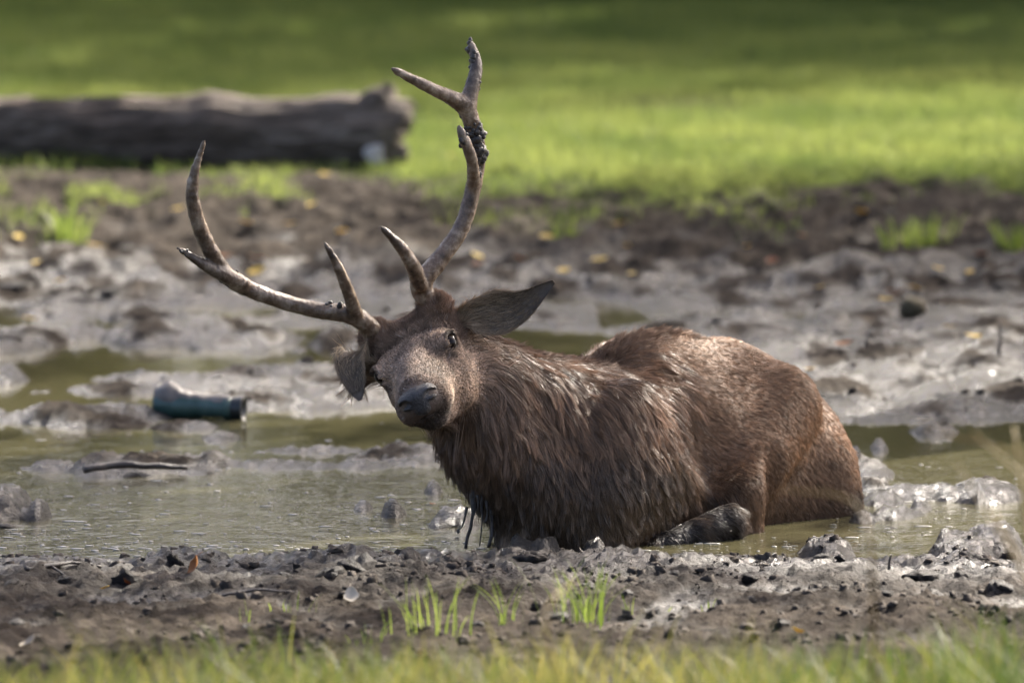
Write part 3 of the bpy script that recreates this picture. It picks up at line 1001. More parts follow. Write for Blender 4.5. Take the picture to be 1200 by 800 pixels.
# scum and foam flecks on the water
FOAM, nt, b = new_mat('grey_scum')
b.inputs['Base Color'].default_value = (0.30, 0.285, 0.25, 1); b.inputs['Roughness'].default_value = 0.22
v0, f0 = ball((0, 0, 0), (1, 1, 0.32), None, 8, 5)
fp = []
for (px, py, sx__, sy__, k) in ((150, 640, 120, 14, 190), (330, 645, 110, 9, 150), (60, 620, 60, 22, 70), (260, 600, 130, 28, 110), (420, 625, 70, 22, 60), (470, 650, 40, 6, 60), (300, 530, 90, 12, 30), (150, 560, 120, 18, 40),
                                (1060, 590, 60, 20, 60), (860, 640, 80, 7, 60), (1050, 630, 80, 12, 30), (690, 645, 60, 4, 40), (1100, 540, 60, 30, 14), (540, 560, 30, 40, 16)):
    for _ in range(k):
        q = G(px + rg.normal() * sx__, min(py + rg.normal() * sy__, 668))
        if hz(q[0], q[1])[0] < -0.002: fp.append((q[0], q[1], 0.0015 + 0.0060 * rg.random() ** 2.5, 1 + 2.5 * rg.random() ** 2))
fp = np.array(fp); n = len(fp)
vv = v0[None] * fp[:, 2][:, None, None] * np.stack([fp[:, 3], 1 + 0 * fp[:, 3], 0.8 + 0 * fp[:, 3]], 1)[:, None, :]
vv += np.stack([fp[:, 0], fp[:, 1], 0 * fp[:, 0] + 0.0004], 1)[:, None, :]
ff = (np.array(f0)[None] + (np.arange(n) * len(v0))[:, None, None]).reshape(-1, 4)
fm = mesh_obj('water_scum', vv.reshape(-1, 3), ff, FOAM)
tag(fm, 'pale flecks of scum and bubbles floating on the wallow', 'scum', kind='stuff')

# ================================================================== FALLEN LEAVES
def leaf_mesh(curl, seed):
    rg = np.random.default_rng(seed)
    m = 9; V = []
    for i in range(m):
        t = i / (m - 1)
        w = 0.36 * math.sin(math.pi * min(t * 0.97 + 0.03, 1)) ** 0.8 * (1 + 0.12 * math.sin(9 * t + seed))
        z = curl * (t - 0.5) ** 2 * 1.2
        for u in (-1, -0.5, 0, 0.5, 1):
            V.append((t - 0.5, u * w, z + curl * 0.55 * (abs(u) * w) - 0.02 * math.sin(5 * t + 4 * u)))
    Fc = [(i * 5 + k, (i + 1) * 5 + k, (i + 1) * 5 + k + 1, i * 5 + k + 1) for i in range(m - 1) for k in range(4)]
    V = np.array(V); n0 = len(V)
    V = np.vstack([V, V - np.array((0, 0, 0.012))])
    Fc += [tuple(j + n0 for j in f[::-1]) for f in Fc]
    tv, tf = tube([(-0.8, 0.02, 0.05), (-0.6, 0.0, curl * 0.2), (-0.45, 0, curl * 0.25)], [0.012, 0.014, 0.018], 5, 3)
    return join([(V, Fc), (tv, tf)])


YEL = leaf_mat('yellow_leaf', (0.50, 0.33, 0.045), (0.62, 0.47, 0.12), 0.3)
RUST = leaf_mat('rust_brown_leaf', (0.22, 0.075, 0.025), (0.36, 0.16, 0.05), 0.25)
TAN = leaf_mat('bleached_tan_leaf', (0.34, 0.29, 0.22), (0.52, 0.47, 0.38), 0.2)


def put_leaf(px, py, size, mat, label, group, curl=0.3, tilt=0.2, seed=0):
    v, f = leaf_mesh(curl, seed)
    o_ = mesh_obj('fallen_leaf', v, f, mat)
    q = G(px, py, 0.05)
    q = G(px, py, max(float(hz(q[0], q[1])[0]), 0.0))
    o_.scale = (size,) * 3
    o_.rotation_euler = (rg.normal() * tilt, rg.normal() * tilt, rg.uniform(0, 6.28))
    o_.location = (q[0], q[1], max(float(hz(q[0], q[1])[0]), 0.0) + 0.012 + size * 0.05)
    return tag(o_, label, 'leaf', group)


yl = [(735, 283), (727, 258), (705, 316), (1072, 329), (1098, 328), (1136, 329), (1038, 362), (1113, 388), (1140, 396), (622, 262), (640, 272), (700, 292), (110, 268), (250, 275), (45, 285), (22, 290), (290, 268), (70, 330), (300, 310),
      (120, 240), (340, 255), (400, 262), (380, 215), (210, 252), (365, 250), (948, 432), (1060, 300), (880, 262), (985, 185), (1010, 245), (960, 350), (530, 190), (90, 350), (35, 372), (660, 330), (740, 310), (560, 300)]
for i, (px, py) in enumerate(yl):
    if px < 430:
        lb, gp = 'yellow fallen leaf on the far mud in front of the log', 'yellow leaves in front of the log'
    elif px < 770:
        lb, gp = 'yellow fallen leaf on the far mud behind the head and neck', 'yellow leaves behind the head'
    else:
        lb, gp = 'yellow fallen leaf on the far mud behind the back and rump', 'yellow leaves behind the back'
    put_leaf(px, py, rg.uniform(0.040, 0.070), YEL, lb, gp, 0.35, 0.18, i)
rl = [(610, 326), (988, 413), (1052, 356), (1045, 328), (150, 262), (300, 325), (560, 318), (905, 310), (262, 300), (1150, 300), (940, 275)]
for i, (px, py) in enumerate(rl):
    put_leaf(px, py, rg.uniform(0.05, 0.075), RUST, 'rust brown fallen leaf lying beyond the deer on the far bank', 'brown leaves on the far bank', 0.5, 0.2, i + 50)
put_leaf(230, 672, 0.045, RUST, 'curled rust brown leaf standing up on the near mud beside the water', None, 0.9, 0.9, 91)
put_leaf(935, 753, 0.034, YEL, 'small bright yellow leaf on bare near mud away from the water', None, 0.6, 0.5, 92)
put_leaf(123, 697, 0.030, YEL, 'small dull yellow leaf near a thin stick on the near mud', None, 0.4, 0.3, 93)
put_leaf(149, 692, 0.022, RUST, 'tiny orange leaf beside the yellow one on the near mud', None, 0.4, 0.3, 94)
put_leaf(34, 758, 0.040, TAN, 'curled bleached leaf lying on the near mud by the grass', None, 0.9, 0.3, 95)
put_leaf(412, 708, 0.045, TAN, 'long tan leaf lying on the near mud bank', None, 0.5, 0.3, 96)
put_leaf(495, 765, 0.040, TAN, 'pale dry leaf lying among the foreground grass', None, 0.5, 0.3, 97)
put_leaf(1083, 508, 0.05, TAN, 'pale leaf floating on the open water behind the rump', None, 0.2, 0.05, 98)
put_leaf(506, 592, 0.02, RUST, 'tiny red leaf floating in the water below the muzzle', None, 0.4, 0.2, 99)

# ================================================================== TWIGS
TWIG = simple_mat('dark_wet_twig', (0.020, 0.015, 0.012), (0.060, 0.045, 0.034), 30, 0.45, 0.01)


def twig(pts, rads, label, side=None):
    base = np.array(pts[0])
    parts = [tube([np.array(p) - base for p in pts], rads, 7, 6, (0.05, 0.004), len(label))]
    if side is not None:
        parts.append(tube([np.array(p) - base for p in side], [rads[0] * 0.6, rads[-1] * 0.5], 6, 4))
    v, f = join(parts)
    o_ = mesh_obj('twig', v, f, TWIG)
    o_.location = tuple(base)
    return tag(o_, label, 'twig')


def gz(px, py, up=0.0):
    q = G(px, py, 0.02); q[2] = max(float(hz(q[0], q[1])[0]), 0) + up
    return q


twig([gz(30, 693, .004), gz(60, 690, .010), gz(85, 686, .008), gz(118, 684, .006)], [0.006, 0.005, 0.003], 'thin forked stick lying flat on the near mud bank', [gz(60, 690, .010), gz(78, 694, .006)])
twig([gz(98, 551, .020), gz(140, 549, .026), gz(180, 548, .024), gz(220, 547, .018)], [0.009, 0.010, 0.006], 'dark stick lying on a mud strip out in the water')
twig([gz(681, 651, -0.005), gz(681, 647, .012), gz(679, 645, .024)], [0.006, 0.004, 0.0012], 'short dark twig poking up from mud under the belly')
twig([gz(1042, 684, -0.005), gz(1043, 684, .015), gz(1045, 684, .030)], [0.003, 0.003, 0.0015], 'thin upright twig stuck in mud among the clods')
twig([gz(250, 716, .004), gz(300, 715, .012), gz(350, 716, .006)], [0.003, 0.0035, 0.0015], 'slender stick lying among crumbs on the near mud')
twig([gz(1171, 418, -0.01), gz(1172, 418, .05), gz(1171, 418, .11)], [0.007, 0.006, 0.003], 'upright dark stick standing in the shining far mud')

# ================================================================== GRASS TUFTS
TUFT = leaf_mat('fresh_grass_blade', (0.120, 0.180, 0.026), (0.250, 0.305, 0.062), 0.5)


def tuft(px, py, n, spread, h, label, group=None, w=0.0016, seed=0):
    rg = np.random.default_rng(seed + 300)
    q = G(px, py, 0.05); q = G(px, py, float(hz(q[0], q[1])[0]))
    dx = rg.normal(size=n) * spread; dy = rg.normal(size=n) * spread * 1.2
    z = hz(q[0] + dx, q[1] + dy) - q[2] - 0.006
    az = np.arctan2(dy, dx) + rg.normal(size=n) * 0.7
    v, f = blades(np.stack([dx, dy, z], 1), h * rg.uniform(0.45, 1.1, n), w * rg.uniform(0.7, 1.3, n), rg.uniform(0.08, 0.7, n), rg, 5, az)
    o_ = mesh_obj('grass_tuft', v, f, TUFT, None, False)
    o_.location = tuple(q)
    return tag(o_, label, 'grass tuft', group)


tuft(688, 733, 50, 0.028, 0.150, 'densest bright green grass tuft standing on the near mud bank', seed=1)
tuft(502, 745, 28, 0.036, 0.145, 'spreading green grass tuft with long loose blades on the near mud', seed=2)
tuft(598, 730, 11, 0.016, 0.115, 'thin green grass tuft between two bigger ones on the near mud', seed=3)
tuft(738, 724, 8, 0.012, 0.055, 'few short blades beside the densest green tuft', seed=4)
tuft(776, 716, 5, 0.008, 0.04, 'tiny green sprout on the near mud right of the tufts', seed=5)
tuft(345, 716, 8, 0.022, 0.050, 'sparse short green blades on the bare near mud', seed=6)
tuft(290, 722, 6, 0.012, 0.045, 'small green sprout beside the slender stick', seed=7)
tuft(830, 712, 4, 0.008, 0.030, 'tiny green sprout among dark clods on the near mud', seed=8)
tuft(435, 754, 9, 0.018, 0.05, 'low green blades at the edge of the foreground grass', seed=9)
tuft(1080, 283, 70, 0.055, 0.13, 'bright green grass tuft alone on the far mud', None, 0.004, seed=10)
tuft(1040, 290, 14, 0.02, 0.13, 'thin upright green tuft beside the lone tuft on far mud', None, 0.004, seed=11)
tuft(1185, 288, 60, 0.030, 0.13, 'green grass tuft at the meadow edge right of the lone tuft', None, 0.004, seed=12)
tuft(660, 283, 24, 0.03, 0.10, 'short green tuft on the far mud behind the raised ear', None, 0.004, seed=13)
tuft(75, 248, 50, 0.05, 0.16, 'green grass tuft on bare ground in front of the log', None, 0.004, seed=14)
tuft(402, 200, 16, 0.03, 0.22, 'tall thin grass tuft growing against the log', None, 0.004, seed=15)

# tall dry stems leaning in from the near right
STEM = leaf_mat('dry_grass_stem', (0.22, 0.15, 0.06), (0.34, 0.26, 0.11), 0.35)
for i, (px0, py0, px1, py1, y, r) in enumerate(((1240, 560, 1075, 500, -4.6, 0.0035), (1230, 600, 1140, 505, -4.8, 0.004), (1215, 700, 1120, 540, -5.0, 0.0035), (1210, 640, 1188, 500, -4.4, 0.006), (1225, 720, 1165, 600, -4.9, 0.007),
                                               (1010, 600, 915, 572, -4.7, 0.0035), (640, 720, 672, 680, -4.5, 0.003))):
    a_, b_ = Q(px0, py0, y), Q(px1, py1, y + 0.1)
    root = np.array((a_[0] + 0.10, y - 0.05, float(hz(a_[0] + 0.10, y)[0]) - 0.01))
    if px0 < 1100:
        root = np.array((a_[0] + 0.02, y, float(hz(a_[0], y)[0]) - 0.01))
    v, f = tube([root, root * 0.45 + a_ * 0.55 + np.array((0.01, 0, 0.05)), a_, b_], [r, r * 0.9, r * 0.8, r * 0.3], 6, 6)
    o_ = mesh_obj('dry_reed', v - root, f, STEM)
    o_.location = tuple(root)
    tag(o_, 'tall dry bent reed rising in front of the wallow', 'reed', 'tall reeds in front')
# ================================================================== THE STAG
# head frame: X towards the stag's left, HF towards the nose, HT out of the forehead
def cam_vec(r, u, c):
    return AX_R * r + AX_U * u - AX_F * c


HX = cam_vec(0.885, 0.44, 0.15); HX /= np.linalg.norm(HX)
HF = cam_vec(0.0, -0.235, 0.96); HF -= HX * (HF @ HX); HF /= np.linalg.norm(HF)
HT = np.cross(HF, HX)
HAX = np.array((HX, HF, HT))
HO = Q(484, 411, -0.22)
HS = 1.10


def hp(x, f, t):
    return HO + HS * (x * HX + f * HF + t * HT)


def hl(P):
    """world -> head coordinates"""
    return ((np.asarray(P) - HO) @ HAX.T) / HS


s2 = math.sqrt(0.5)
BU = np.array((-s2, -s2, 0)); BN = np.array((s2, -s2, 0)); BZ = np.array((0, 0, 1.0))
BAX = np.array((BU, BN, BZ))


def axis_pts(segs):
    out = [segs[0][0]]
    for a, b, st in segs:
        n = max(int(round((b - a) / st)), 1)
        out += list(np.linspace(a, b, n + 1)[1:])
    return np.array(out)


FINE = 0.0029
S = SDF(axis_pts([(-0.44, -0.05, FINE), (-0.05, 1.0, 0.008)]),
        axis_pts([(-0.58, -0.02, FINE), (-0.02, 1.10, 0.008)]),
        axis_pts([(-0.22, 0.24, 0.008), (0.24, 0.72, FINE)]))
# trunk
S.ell(Q(745, 560, 0.42), BAX, (0.32, 0.260, 0.315), 0.08)          # ribcage
S.ell(Q(835, 560, 0.60), BAX, (0.28, 0.24, 0.345), 0.10)           # loin
S.ell(Q(893, 600, 0.72), BAX, (0.24, 0.215, 0.345), 0.10)          # rump
S.ell(Q(940, 600, 0.66), BAX, (0.13, 0.15, 0.26), 0.06)            # buttock
S.ell(Q(695, 565, 0.22), BAX, (0.24, 0.225, 0.232), 0.09)           # shoulder
S.ell(Q(765, 428, 0.42), BAX, (0.15, 0.085, 0.066), 0.08)           # withers
S.ell(Q(725, 540, 0.06), BAX, (0.13, 0.08, 0.19), 0.08)            # near shoulder blade
S.ell(Q(662, 575, 0.07), BAX, (0.17, 0.17, 0.19), 0.09)            # chest
# neck and mane bulk
S.chain([Q(690, 505, 0.20), Q(640, 492, 0.08), Q(590, 472, 0.00), Q(548, 445, -0.06)], [0.140, 0.118, 0.098, 0.090], 0.055, 4)
S.chain([Q(548, 470, -0.09), Q(588, 525, -0.04), Q(640, 590, 0.0)], [0.070, 0.095, 0.100], 0.06, 4)
# legs folded in the water
S.cone(Q(640, 570, 0.0), Q(606, 655, -0.05), 0.075, 0.038, 0.05)
S.cone(Q(700, 590, 0.02), Q(690, 670, -0.03), 0.10, 0.06, 0.05)
S.cone(Q(905, 480, 0.56), Q(858, 580, 0.28), 0.115, 0.075, 0.028)   # thigh to stifle
S.cone(Q(858, 580, 0.28), Q(872, 650, 0.26), 0.070, 0.050, 0.03)
S.cone(Q(768, 642, 0.03), Q(852, 612, 0.14), 0.026, 0.040, 0.008)   # wet hind foot
S.cone(Q(985, 535, 0.74), Q(992, 604, 0.66), 0.030, 0.022, 0.03)   # tail
def on_skin(px, py):
    ys_ = np.linspace(-0.4, 0.8, 400); L_ = np.array([Q(px, py, v) for v in ys_])
    d_, _ = S.sample(L_)
    return L_[int(np.argmax(d_ < 0))]


S.ell(on_skin(822, 500) + BN * 0.028, BAX, (0.075, 0.048, 0.115), 0.07, 'sub')
S.ell(on_skin(905, 560) + BN * 0.030, BAX, (0.030, 0.045, 0.090), 0.05, 'sub')
# head
S.cone(hp(0, -0.10, -0.060), Q(558, 450, -0.05), 0.086 * HS, 0.090, 0.045)
S.ell(hp(0, -0.045, -0.055), HAX, np.array((0.082, 0.110, 0.068)) * HS, 0.03)
S.cone(hp(0, -0.01, -0.055), hp(0, 0.185, -0.060), 0.070 * HS, 0.047 * HS, 0.03)
S.cone(hp(0, 0.0, -0.020), hp(0, 0.18, -0.036), 0.036 * HS, 0.026 * HS, 0.025)      # nasal ridge
for sgn in (-1, 1):
    S.ell(hp(sgn * 0.064, -0.002, -0.018), HAX, np.array((0.030, 0.048, 0.030)) * HS, 0.035)  # brow over the eye
    S.ell(hp(sgn * 0.048, -0.025, -0.100), HAX, np.array((0.038, 0.090, 0.060)) * HS, 0.035)  # cheek
    S.cone(hp(sgn * 0.052, 0.03, -0.075), hp(sgn * 0.034, 0.14, -0.075), 0.026 * HS, 0.020 * HS, 0.03)     # cheekbone
    S.ell(hp(sgn * 0.034, 0.175, -0.072), HAX, np.array((0.026, 0.045, 0.032)) * HS, 0.02)    # upper lip
    S.cone(hp(sgn * 0.040, -0.075, -0.01), hp(sgn * 0.066, -0.088, 0.038), 0.044 * HS, 0.032 * HS, 0.03)  # pedicle
    S.cone(hp(sgn * 0.070, -0.10, -0.03), hp(sgn * 0.115, -0.125, -0.022), 0.036 * HS, 0.024 * HS, 0.03)    # ear root
S.ell(hp(0.0, -0.085, 0.010), HAX, np.array((0.055, 0.045, 0.030)) * HS, 0.03)      # poll between the pedicles
S.cone(hp(0, -0.03, -0.130), hp(0, 0.165, -0.106), 0.048 * HS, 0.028 * HS, 0.025)   # lower jaw
S.ell(hp(0, 0.175, -0.106), HAX, np.array((0.027, 0.028, 0.020)) * HS, 0.012)       # chin
S.ell(hp(0, 0.210, -0.056), HAX, np.array((0.040, 0.030, 0.034)) * HS, 0.015)       # muzzle end
# carved: eye sockets, tear glands, nostrils, mouth line
EYE = {}; EYED = {}; EYEB = {}
for sgn in (-1, 1):
    ed = HX * sgn * 0.80 + HF * 0.50 + HT * 0.28; ed /= np.linalg.norm(ed)
    st = hp(sgn * 0.058, 0.008, -0.022)
    ts = np.linspace(0, 0.09, 200); dd, _ = S.sample(st + ts[:, None] * ed)
    sf = st + ed * ts[int(np.argmax(dd > 0))]
    fw = HF * 0.86 - HX * sgn * 0.35 - HT * 0.30; fw -= ed * (fw @ ed); fw /= np.linalg.norm(fw)
    up = np.cross(ed, fw); up *= np.sign(up @ HT)
    EYE[sgn], EYED[sgn], EYEB[sgn] = sf, ed, np.array((ed, fw, up))
    lp = lambda a, r1, r2, o: sf + fw * math.cos(a) * r1 + up * math.sin(a) * r2 + ed * o
    lid = [lp(a, 0.0225, 0.0170, -0.002) for a in np.linspace(-0.15, math.pi + 0.15, 8)]
    S.chain(lid, [0.003, 0.0048, 0.003], 0.007, 3)
    S.ell(sf + ed * 0.001, EYEB[sgn], (0.013, 0.0190, 0.0140), 0.004, 'sub')
    S.chain([lp(0.0, 0.020, 0, -0.001), lp(0.0, 0.034, 0, -0.006) - up * 0.004, lp(0, 0.055, 0, -0.012) - up * 0.012], [0.003, 0.0045, 0.0025], 0.007, 4, 'sub')
    S.chain([hp(sgn * 0.052, 0.105, -0.100), hp(sgn * 0.050, 0.150, -0.090), hp(sgn * 0.040, 0.195, -0.086), hp(0.0, 0.226, -0.090)], [0.003, 0.004, 0.004], 0.004, 4, 'sub')
# gentle muscle unevenness
gx, gy, gz = np.meshgrid(*S.ax, indexing='ij', sparse=True)
BV, BF = S.mesh(1)


# ---- colours of the coat (what the hair itself is: dry red brown, mud-soaked below)
def coat(P):
    P = np.asarray(P)
    L = hl(P)
    n1 = fbm(P[:, 0] * 9, P[:, 1] * 9, P[:, 2] * 9, 3)
    n2 = fbm(P[:, 0] * 40, P[:, 1] * 40, P[:, 2] * 40, 2)
    back = np.array((0.180, 0.106, 0.060)); wet = np.array((0.040, 0.025, 0.015))
    sd = ((P - np.array((0.36, 0.42, 0))) @ BU)                        # + = towards the head
    mane = sstep(-0.06, 0.28, sd + 0.25 * (0.30 - P[:, 2]) + 0.06 * n1)
    low = sstep(0.20, 0.02, P[:, 2] + 0.05 * n1)
    w = np.clip(np.maximum((0.42 + 0.48 * sstep(0.36, 0.10, P[:, 2] + 0.06 * n1)) * mane, 0.70 * low), 0, 1)[:, None]
    c = back * (1 - w) + wet * w
    lowmud = (sstep(0.30, 0.05, P[:, 2]) * sstep(-0.1, 0.3, sd))[:, None] * 0.6
    c = c * (1 - lowmud) + np.array((0.062, 0.043, 0.025)) * lowmud
    ft = np.minimum(*[np.linalg.norm(P - q, axis=1) for q in (Q(790, 632, 0.05), Q(838, 618, 0.12))])
    ft = sstep(0.075, 0.045, ft)[:, None] * 0.8
    c = c * (1 - ft) + np.array((0.020, 0.017, 0.015)) * ft
    tl = sstep(0.085, 0.045, np.linalg.norm(P - Q(985, 592, 0.60), axis=1))[:, None] * 0.8
    c = c * (1 - tl) + np.array((0.026, 0.019, 0.014)) * tl
    # head
    hd = sstep(-0.125, -0.07, L[:, 1] + 0.6 * np.clip(L[:, 2] + 0.05, -1, 0.1))
    hd *= sstep(0.19, 0.15, np.abs(L[:, 0])) * sstep(-0.20, -0.15, L[:, 2])
    face = np.array((0.232, 0.160, 0.110)) * (1 + 0.5 * n1 + 0.3 * n2)[:, None]
    f2 = np.array((0.130, 0.098, 0.080))
    bridge = (sstep(0.055, 0.02, np.abs(L[:, 0])) * sstep(-0.02, 0.05, L[:, 1]))[:, None] * 0.55
    face = face * (1 - bridge) + f2 * bridge
    crown = (sstep(-0.015, -0.055, L[:, 1]) * sstep(-0.06, -0.02, L[:, 2]))[:, None] * 0.75
    face = face * (1 - crown) + np.array((0.110, 0.066, 0.042)) * crown
    ring = np.zeros(len(P))
    for sgn in (-1, 1):
        dd = np.linalg.norm(P - EYE[sgn], axis=1)
        ring = np.maximum(ring, sstep(0.0255, 0.0195, dd))
        dd2 = np.linalg.norm((L - np.array((sgn * 0.080, 0.048, -0.040))) * np.array((1, 0.45, 1)), axis=1)
        ring = np.maximum(ring, sstep(0.012, 0.005, dd2))
    ring = ring[:, None] * 0.75
    face = face * (1 - ring) + np.array((0.018, 0.013, 0.010)) * ring
    lips = (sstep(0.17, 0.205, L[:, 1]) * sstep(-0.115, -0.085, L[:, 2]))[:, None] * 0.5
    face = face * (1 - lips) + np.array((0.10, 0.065, 0.045)) * lips
    dk = (sstep(0.10, 0.17, L[:, 1]) * sstep(-0.085, -0.100, L[:, 2]))[:, None] * 0.8
    face = face * (1 - dk) + np.array((0.030, 0.023, 0.018)) * dk
    pale = np.linalg.norm((L - np.array((0.043, 0.165, -0.088))) * np.array((0.8, 0.7, 0.9)), axis=1)
    pale = sstep(0.024, 0.009, pale)[:, None] * 0.8
    face = face * (1 - pale) + np.array((0.42, 0.33, 0.24)) * pale
    sp = sstep(0.42, 0.60, noise3(P[:, 0] * 210, P[:, 1] * 210, P[:, 2] * 210) + 0.25 * n1)[:, None] * 0.55      # flecks of drying mud
    face = face * (1 - sp) + np.array((0.33, 0.29, 0.25)) * sp
    hd = hd[:, None]
    c = c * (1 - hd) + face * hd
    lg_ = sstep(0.055, 0.028, np.linalg.norm((P - Q(607, 630, -0.07)) * np.array((1, 0.5, 0.8)), axis=1))[:, None] * 0.8
    c = c * (1 - lg_) + np.array((0.24, 0.165, 0.105)) * lg_
    c = c * (1 + 0.22 * n1 + 0.15 * n2)[:, None]
    return np.clip(c, 0.006, 0.6)


def tint_mat(name, rough, mul=1.0, spec=0.5, bump_scale=0, bump_d=0.002):
    m, nt, b = new_mat(name)
    a = N(nt, 'ShaderNodeAttribute', attribute_name='tint')
    nt.links.new(a.outputs['Color'], b.inputs['Base Color'])
    b.inputs['Roughness'].default_value = rough
    b.inputs['Specular IOR Level'].default_value = spec
    if bump_scale:
        n = noise_node(nt, bump_scale, 5, 0.6, obj_coord(nt))
        bump(nt, b, n.outputs['Fac'], 0.7, bump_d)
    return m


SKIN = tint_mat('wet_hide', 0.55, spec=0.35, bump_scale=160, bump_d=0.003)
stag = empty('stag', (0.36, 0.42, 0.0), 'wet red brown stag with branching antlers lying in the muddy wallow', 'stag')
SOFF = np.array((0.36, 0.42, 0.0))
body = mesh_obj('body', BV - SOFF, BF, SKIN, stag, True, coat(BV) * 0.8)

# ---- eyes
me_mat, nt, b = new_mat('dark_eye')
b.inputs['Base Color'].default_value = (0.010, 0.006, 0.004, 1)
b.inputs['Roughness'].default_value = 0.09
b.inputs['Specular IOR Level'].default_value = 0.22


for sgn in (-1, 1):
    V, Fc = ball(EYE[sgn] - EYED[sgn] * 0.0085, (0.0160, 0.0195, 0.0172), EYEB[sgn])
    mesh_obj('eye', V - SOFF, Fc, me_mat, stag)

# ---- nose pad
NS = SDF(*[axis_pts([(float(c) - 0.085, float(c) + 0.085, 0.0022)]) for c in hp(0, 0.226, -0.050)])
NS.ell(hp(0, 0.218, -0.042), HAX, np.array((0.036, 0.026, 0.020)) * HS, 0.01)
NS.ell(hp(0, 0.222, -0.064), HAX, np.array((0.026, 0.020, 0.022)) * HS, 0.014)
for sgn in (-1, 1):
    NS.ell(hp(sgn * 0.027, 0.220, -0.046), HAX, np.array((0.017, 0.022, 0.018)) * HS, 0.008)
    NS.chain([hp(sgn * 0.017, 0.247, -0.053), hp(sgn * 0.026, 0.243, -0.045), hp(sgn * 0.036, 0.231, -0.046), hp(sgn * 0.044, 0.218, -0.054)], [0.0050, 0.0085, 0.0060, 0.004], 0.004, 4, 'sub')
NS.cone(hp(0, 0.246, -0.058), hp(0, 0.240, -0.086), 0.0018, 0.0018, 0.004, 'sub')
V, Fc = NS.mesh(1)
NOSE = simple_mat('wet_nose_leather', (0.022, 0.020, 0.020), (0.055, 0.049, 0.047), 90, 0.32, 0.0035, 1.0, 0.6)
mesh_obj('nose', V - SOFF, Fc, NOSE, stag)


# ---- ears: cupped leaf-shaped shells with thickness
def ear_mesh(path, wdir, facing, width, cup, prof, twist=0.0, nu=34, nv=15):
    P = catmull(path, nu // (len(path) - 1))
    m = len(P); T = np.gradient(P, axis=0); T /= np.linalg.norm(T, axis=1)[:, None]
    F_, B_ = [], []
    t = np.linspace(0, 1, m)
    W = np.interp(t, np.linspace(0, 1, len(prof)), prof) * width
    for i in range(m):
        wd = np.asarray(wdir, float); wd = wd - T[i] * (wd @ T[i]); wd /= np.linalg.norm(wd)
        nn = np.cross(T[i], wd); nn *= np.sign(nn @ facing)
        a = twist * (1 - t[i]); wd, nn = wd * math.cos(a) + nn * math.sin(a), nn * math.cos(a) - wd * math.sin(a)
        cu = cup * (1 - 0.65 * t[i])
        for k in range(nv):
            v = -1 + 2 * k / (nv - 1)
            th = v * cu
            rr = W[i] / max(math.sin(cu) / cu if cu > 1e-3 else 1, 0.4) / cu
            pt = P[i] + wd * (math.sin(th) * rr) + nn * ((1 - math.cos(th)) * rr)
            thick = 0.0022 + 0.004 * (1 - v * v) * (1 - t[i])
            rip = 0.0016 * math.sin(v * 11 + 3 * t[i]) * (1 - t[i])
            F_.append(pt + nn * rip); B_.append(pt - nn * thick)
    V = np.array(F_ + B_); o = m * nv; Fc = []
    for i in range(m - 1):
        for k in range(nv - 1):
            q = (i * nv + k, i * nv + k + 1, (i + 1) * nv + k + 1, (i + 1) * nv + k)
            Fc.append(q); Fc.append(tuple(j + o for j in q[::-1]))
    edge = [i * nv for i in range(m)] + [(m - 1) * nv + k for k in range(1, nv)] + [i * nv + nv - 1 for i in range(m - 2, -1, -1)] + [k for k in range(nv - 2, 0, -1)]
    for a, b_ in zip(edge, edge[1:] + edge[:1]):
        Fc.append((a, a + o, b_ + o, b_))
    return V, Fc, m, nv


EARM = tint_mat('dark_ear_skin', 0.6, spec=0.35, bump_scale=120, bump_d=0.0025)
tocam = CAM - HO; tocam /= np.linalg.norm(tocam)
# the raised left ear, its inside to the camera
V1, F1, em_, ev_ = ear_mesh([hp(0.088, -0.11, -0.026), Q(548, 371, -0.13), Q(580, 366, -0.135), Q(612, 357, -0.14), Q(649, 330, -0.15)], cam_vec(0.30, 1.0, 0.1), tocam, 0.052, 1.15,
                            [0.24, 0.24, 0.28, 0.40, 0.62, 0.84, 0.97, 1.0, 0.93, 0.80, 0.63, 0.45, 0.28, 0.09])


def ear_col(V, m, nv):
    o = m * nv
    c = np.zeros((len(V), 3))
    t = np.repeat(np.linspace(0, 1, m), nv); v = np.tile(np.linspace(-1, 1, nv), m)
    nz = fbm(V[:, 0] * 45, V[:, 1] * 45, V[:, 2] * 45, 3)
    inn = np.array((0.085, 0.064, 0.046)) + np.array((0.240, 0.180, 0.120)) * np.clip(sstep(0.55, 0.1, t + 0.3 * nz[:o]), 0, 1)[:, None]
    rim = sstep(0.75, 0.95, np.abs(v))[:, None]
    inn = inn * (1 - 0.6 * rim)
    out = np.array((0.060, 0.042, 0.030)) * (1 - 0.5 * t[:, None])
    c[:o] = inn; c[o:] = out
    return np.clip(c * (1 + 0.4 * nz[:, None]), 0.005, 1)


e1 = mesh_obj('ear', V1 - SOFF, F1, EARM, stag, True, ear_col(V1, em_, ev_))
e1['label'] = 'raised ear with its dark cupped inside showing'
# the drooping right ear
V2, F2, em2, ev2 = ear_mesh([hp(-0.080, -0.085, -0.035), Q(421, 413, -0.14), Q(413, 428, -0.19), Q(417, 448, -0.23), Q(422, 469, -0.26)], cam_vec(1.0, 0.10, 0.35), tocam, 0.039, 1.35,
                            [0.50, 0.75, 0.92, 1.0, 1.0, 0.97, 0.93, 0.88, 0.80, 0.70, 0.55, 0.38, 0.12], 0.2)
e2 = mesh_obj('ear', V2 - SOFF, F2, EARM, stag, True, ear_col(V2, em2, ev2))
e2['label'] = 'drooping ear hanging beside the eye'

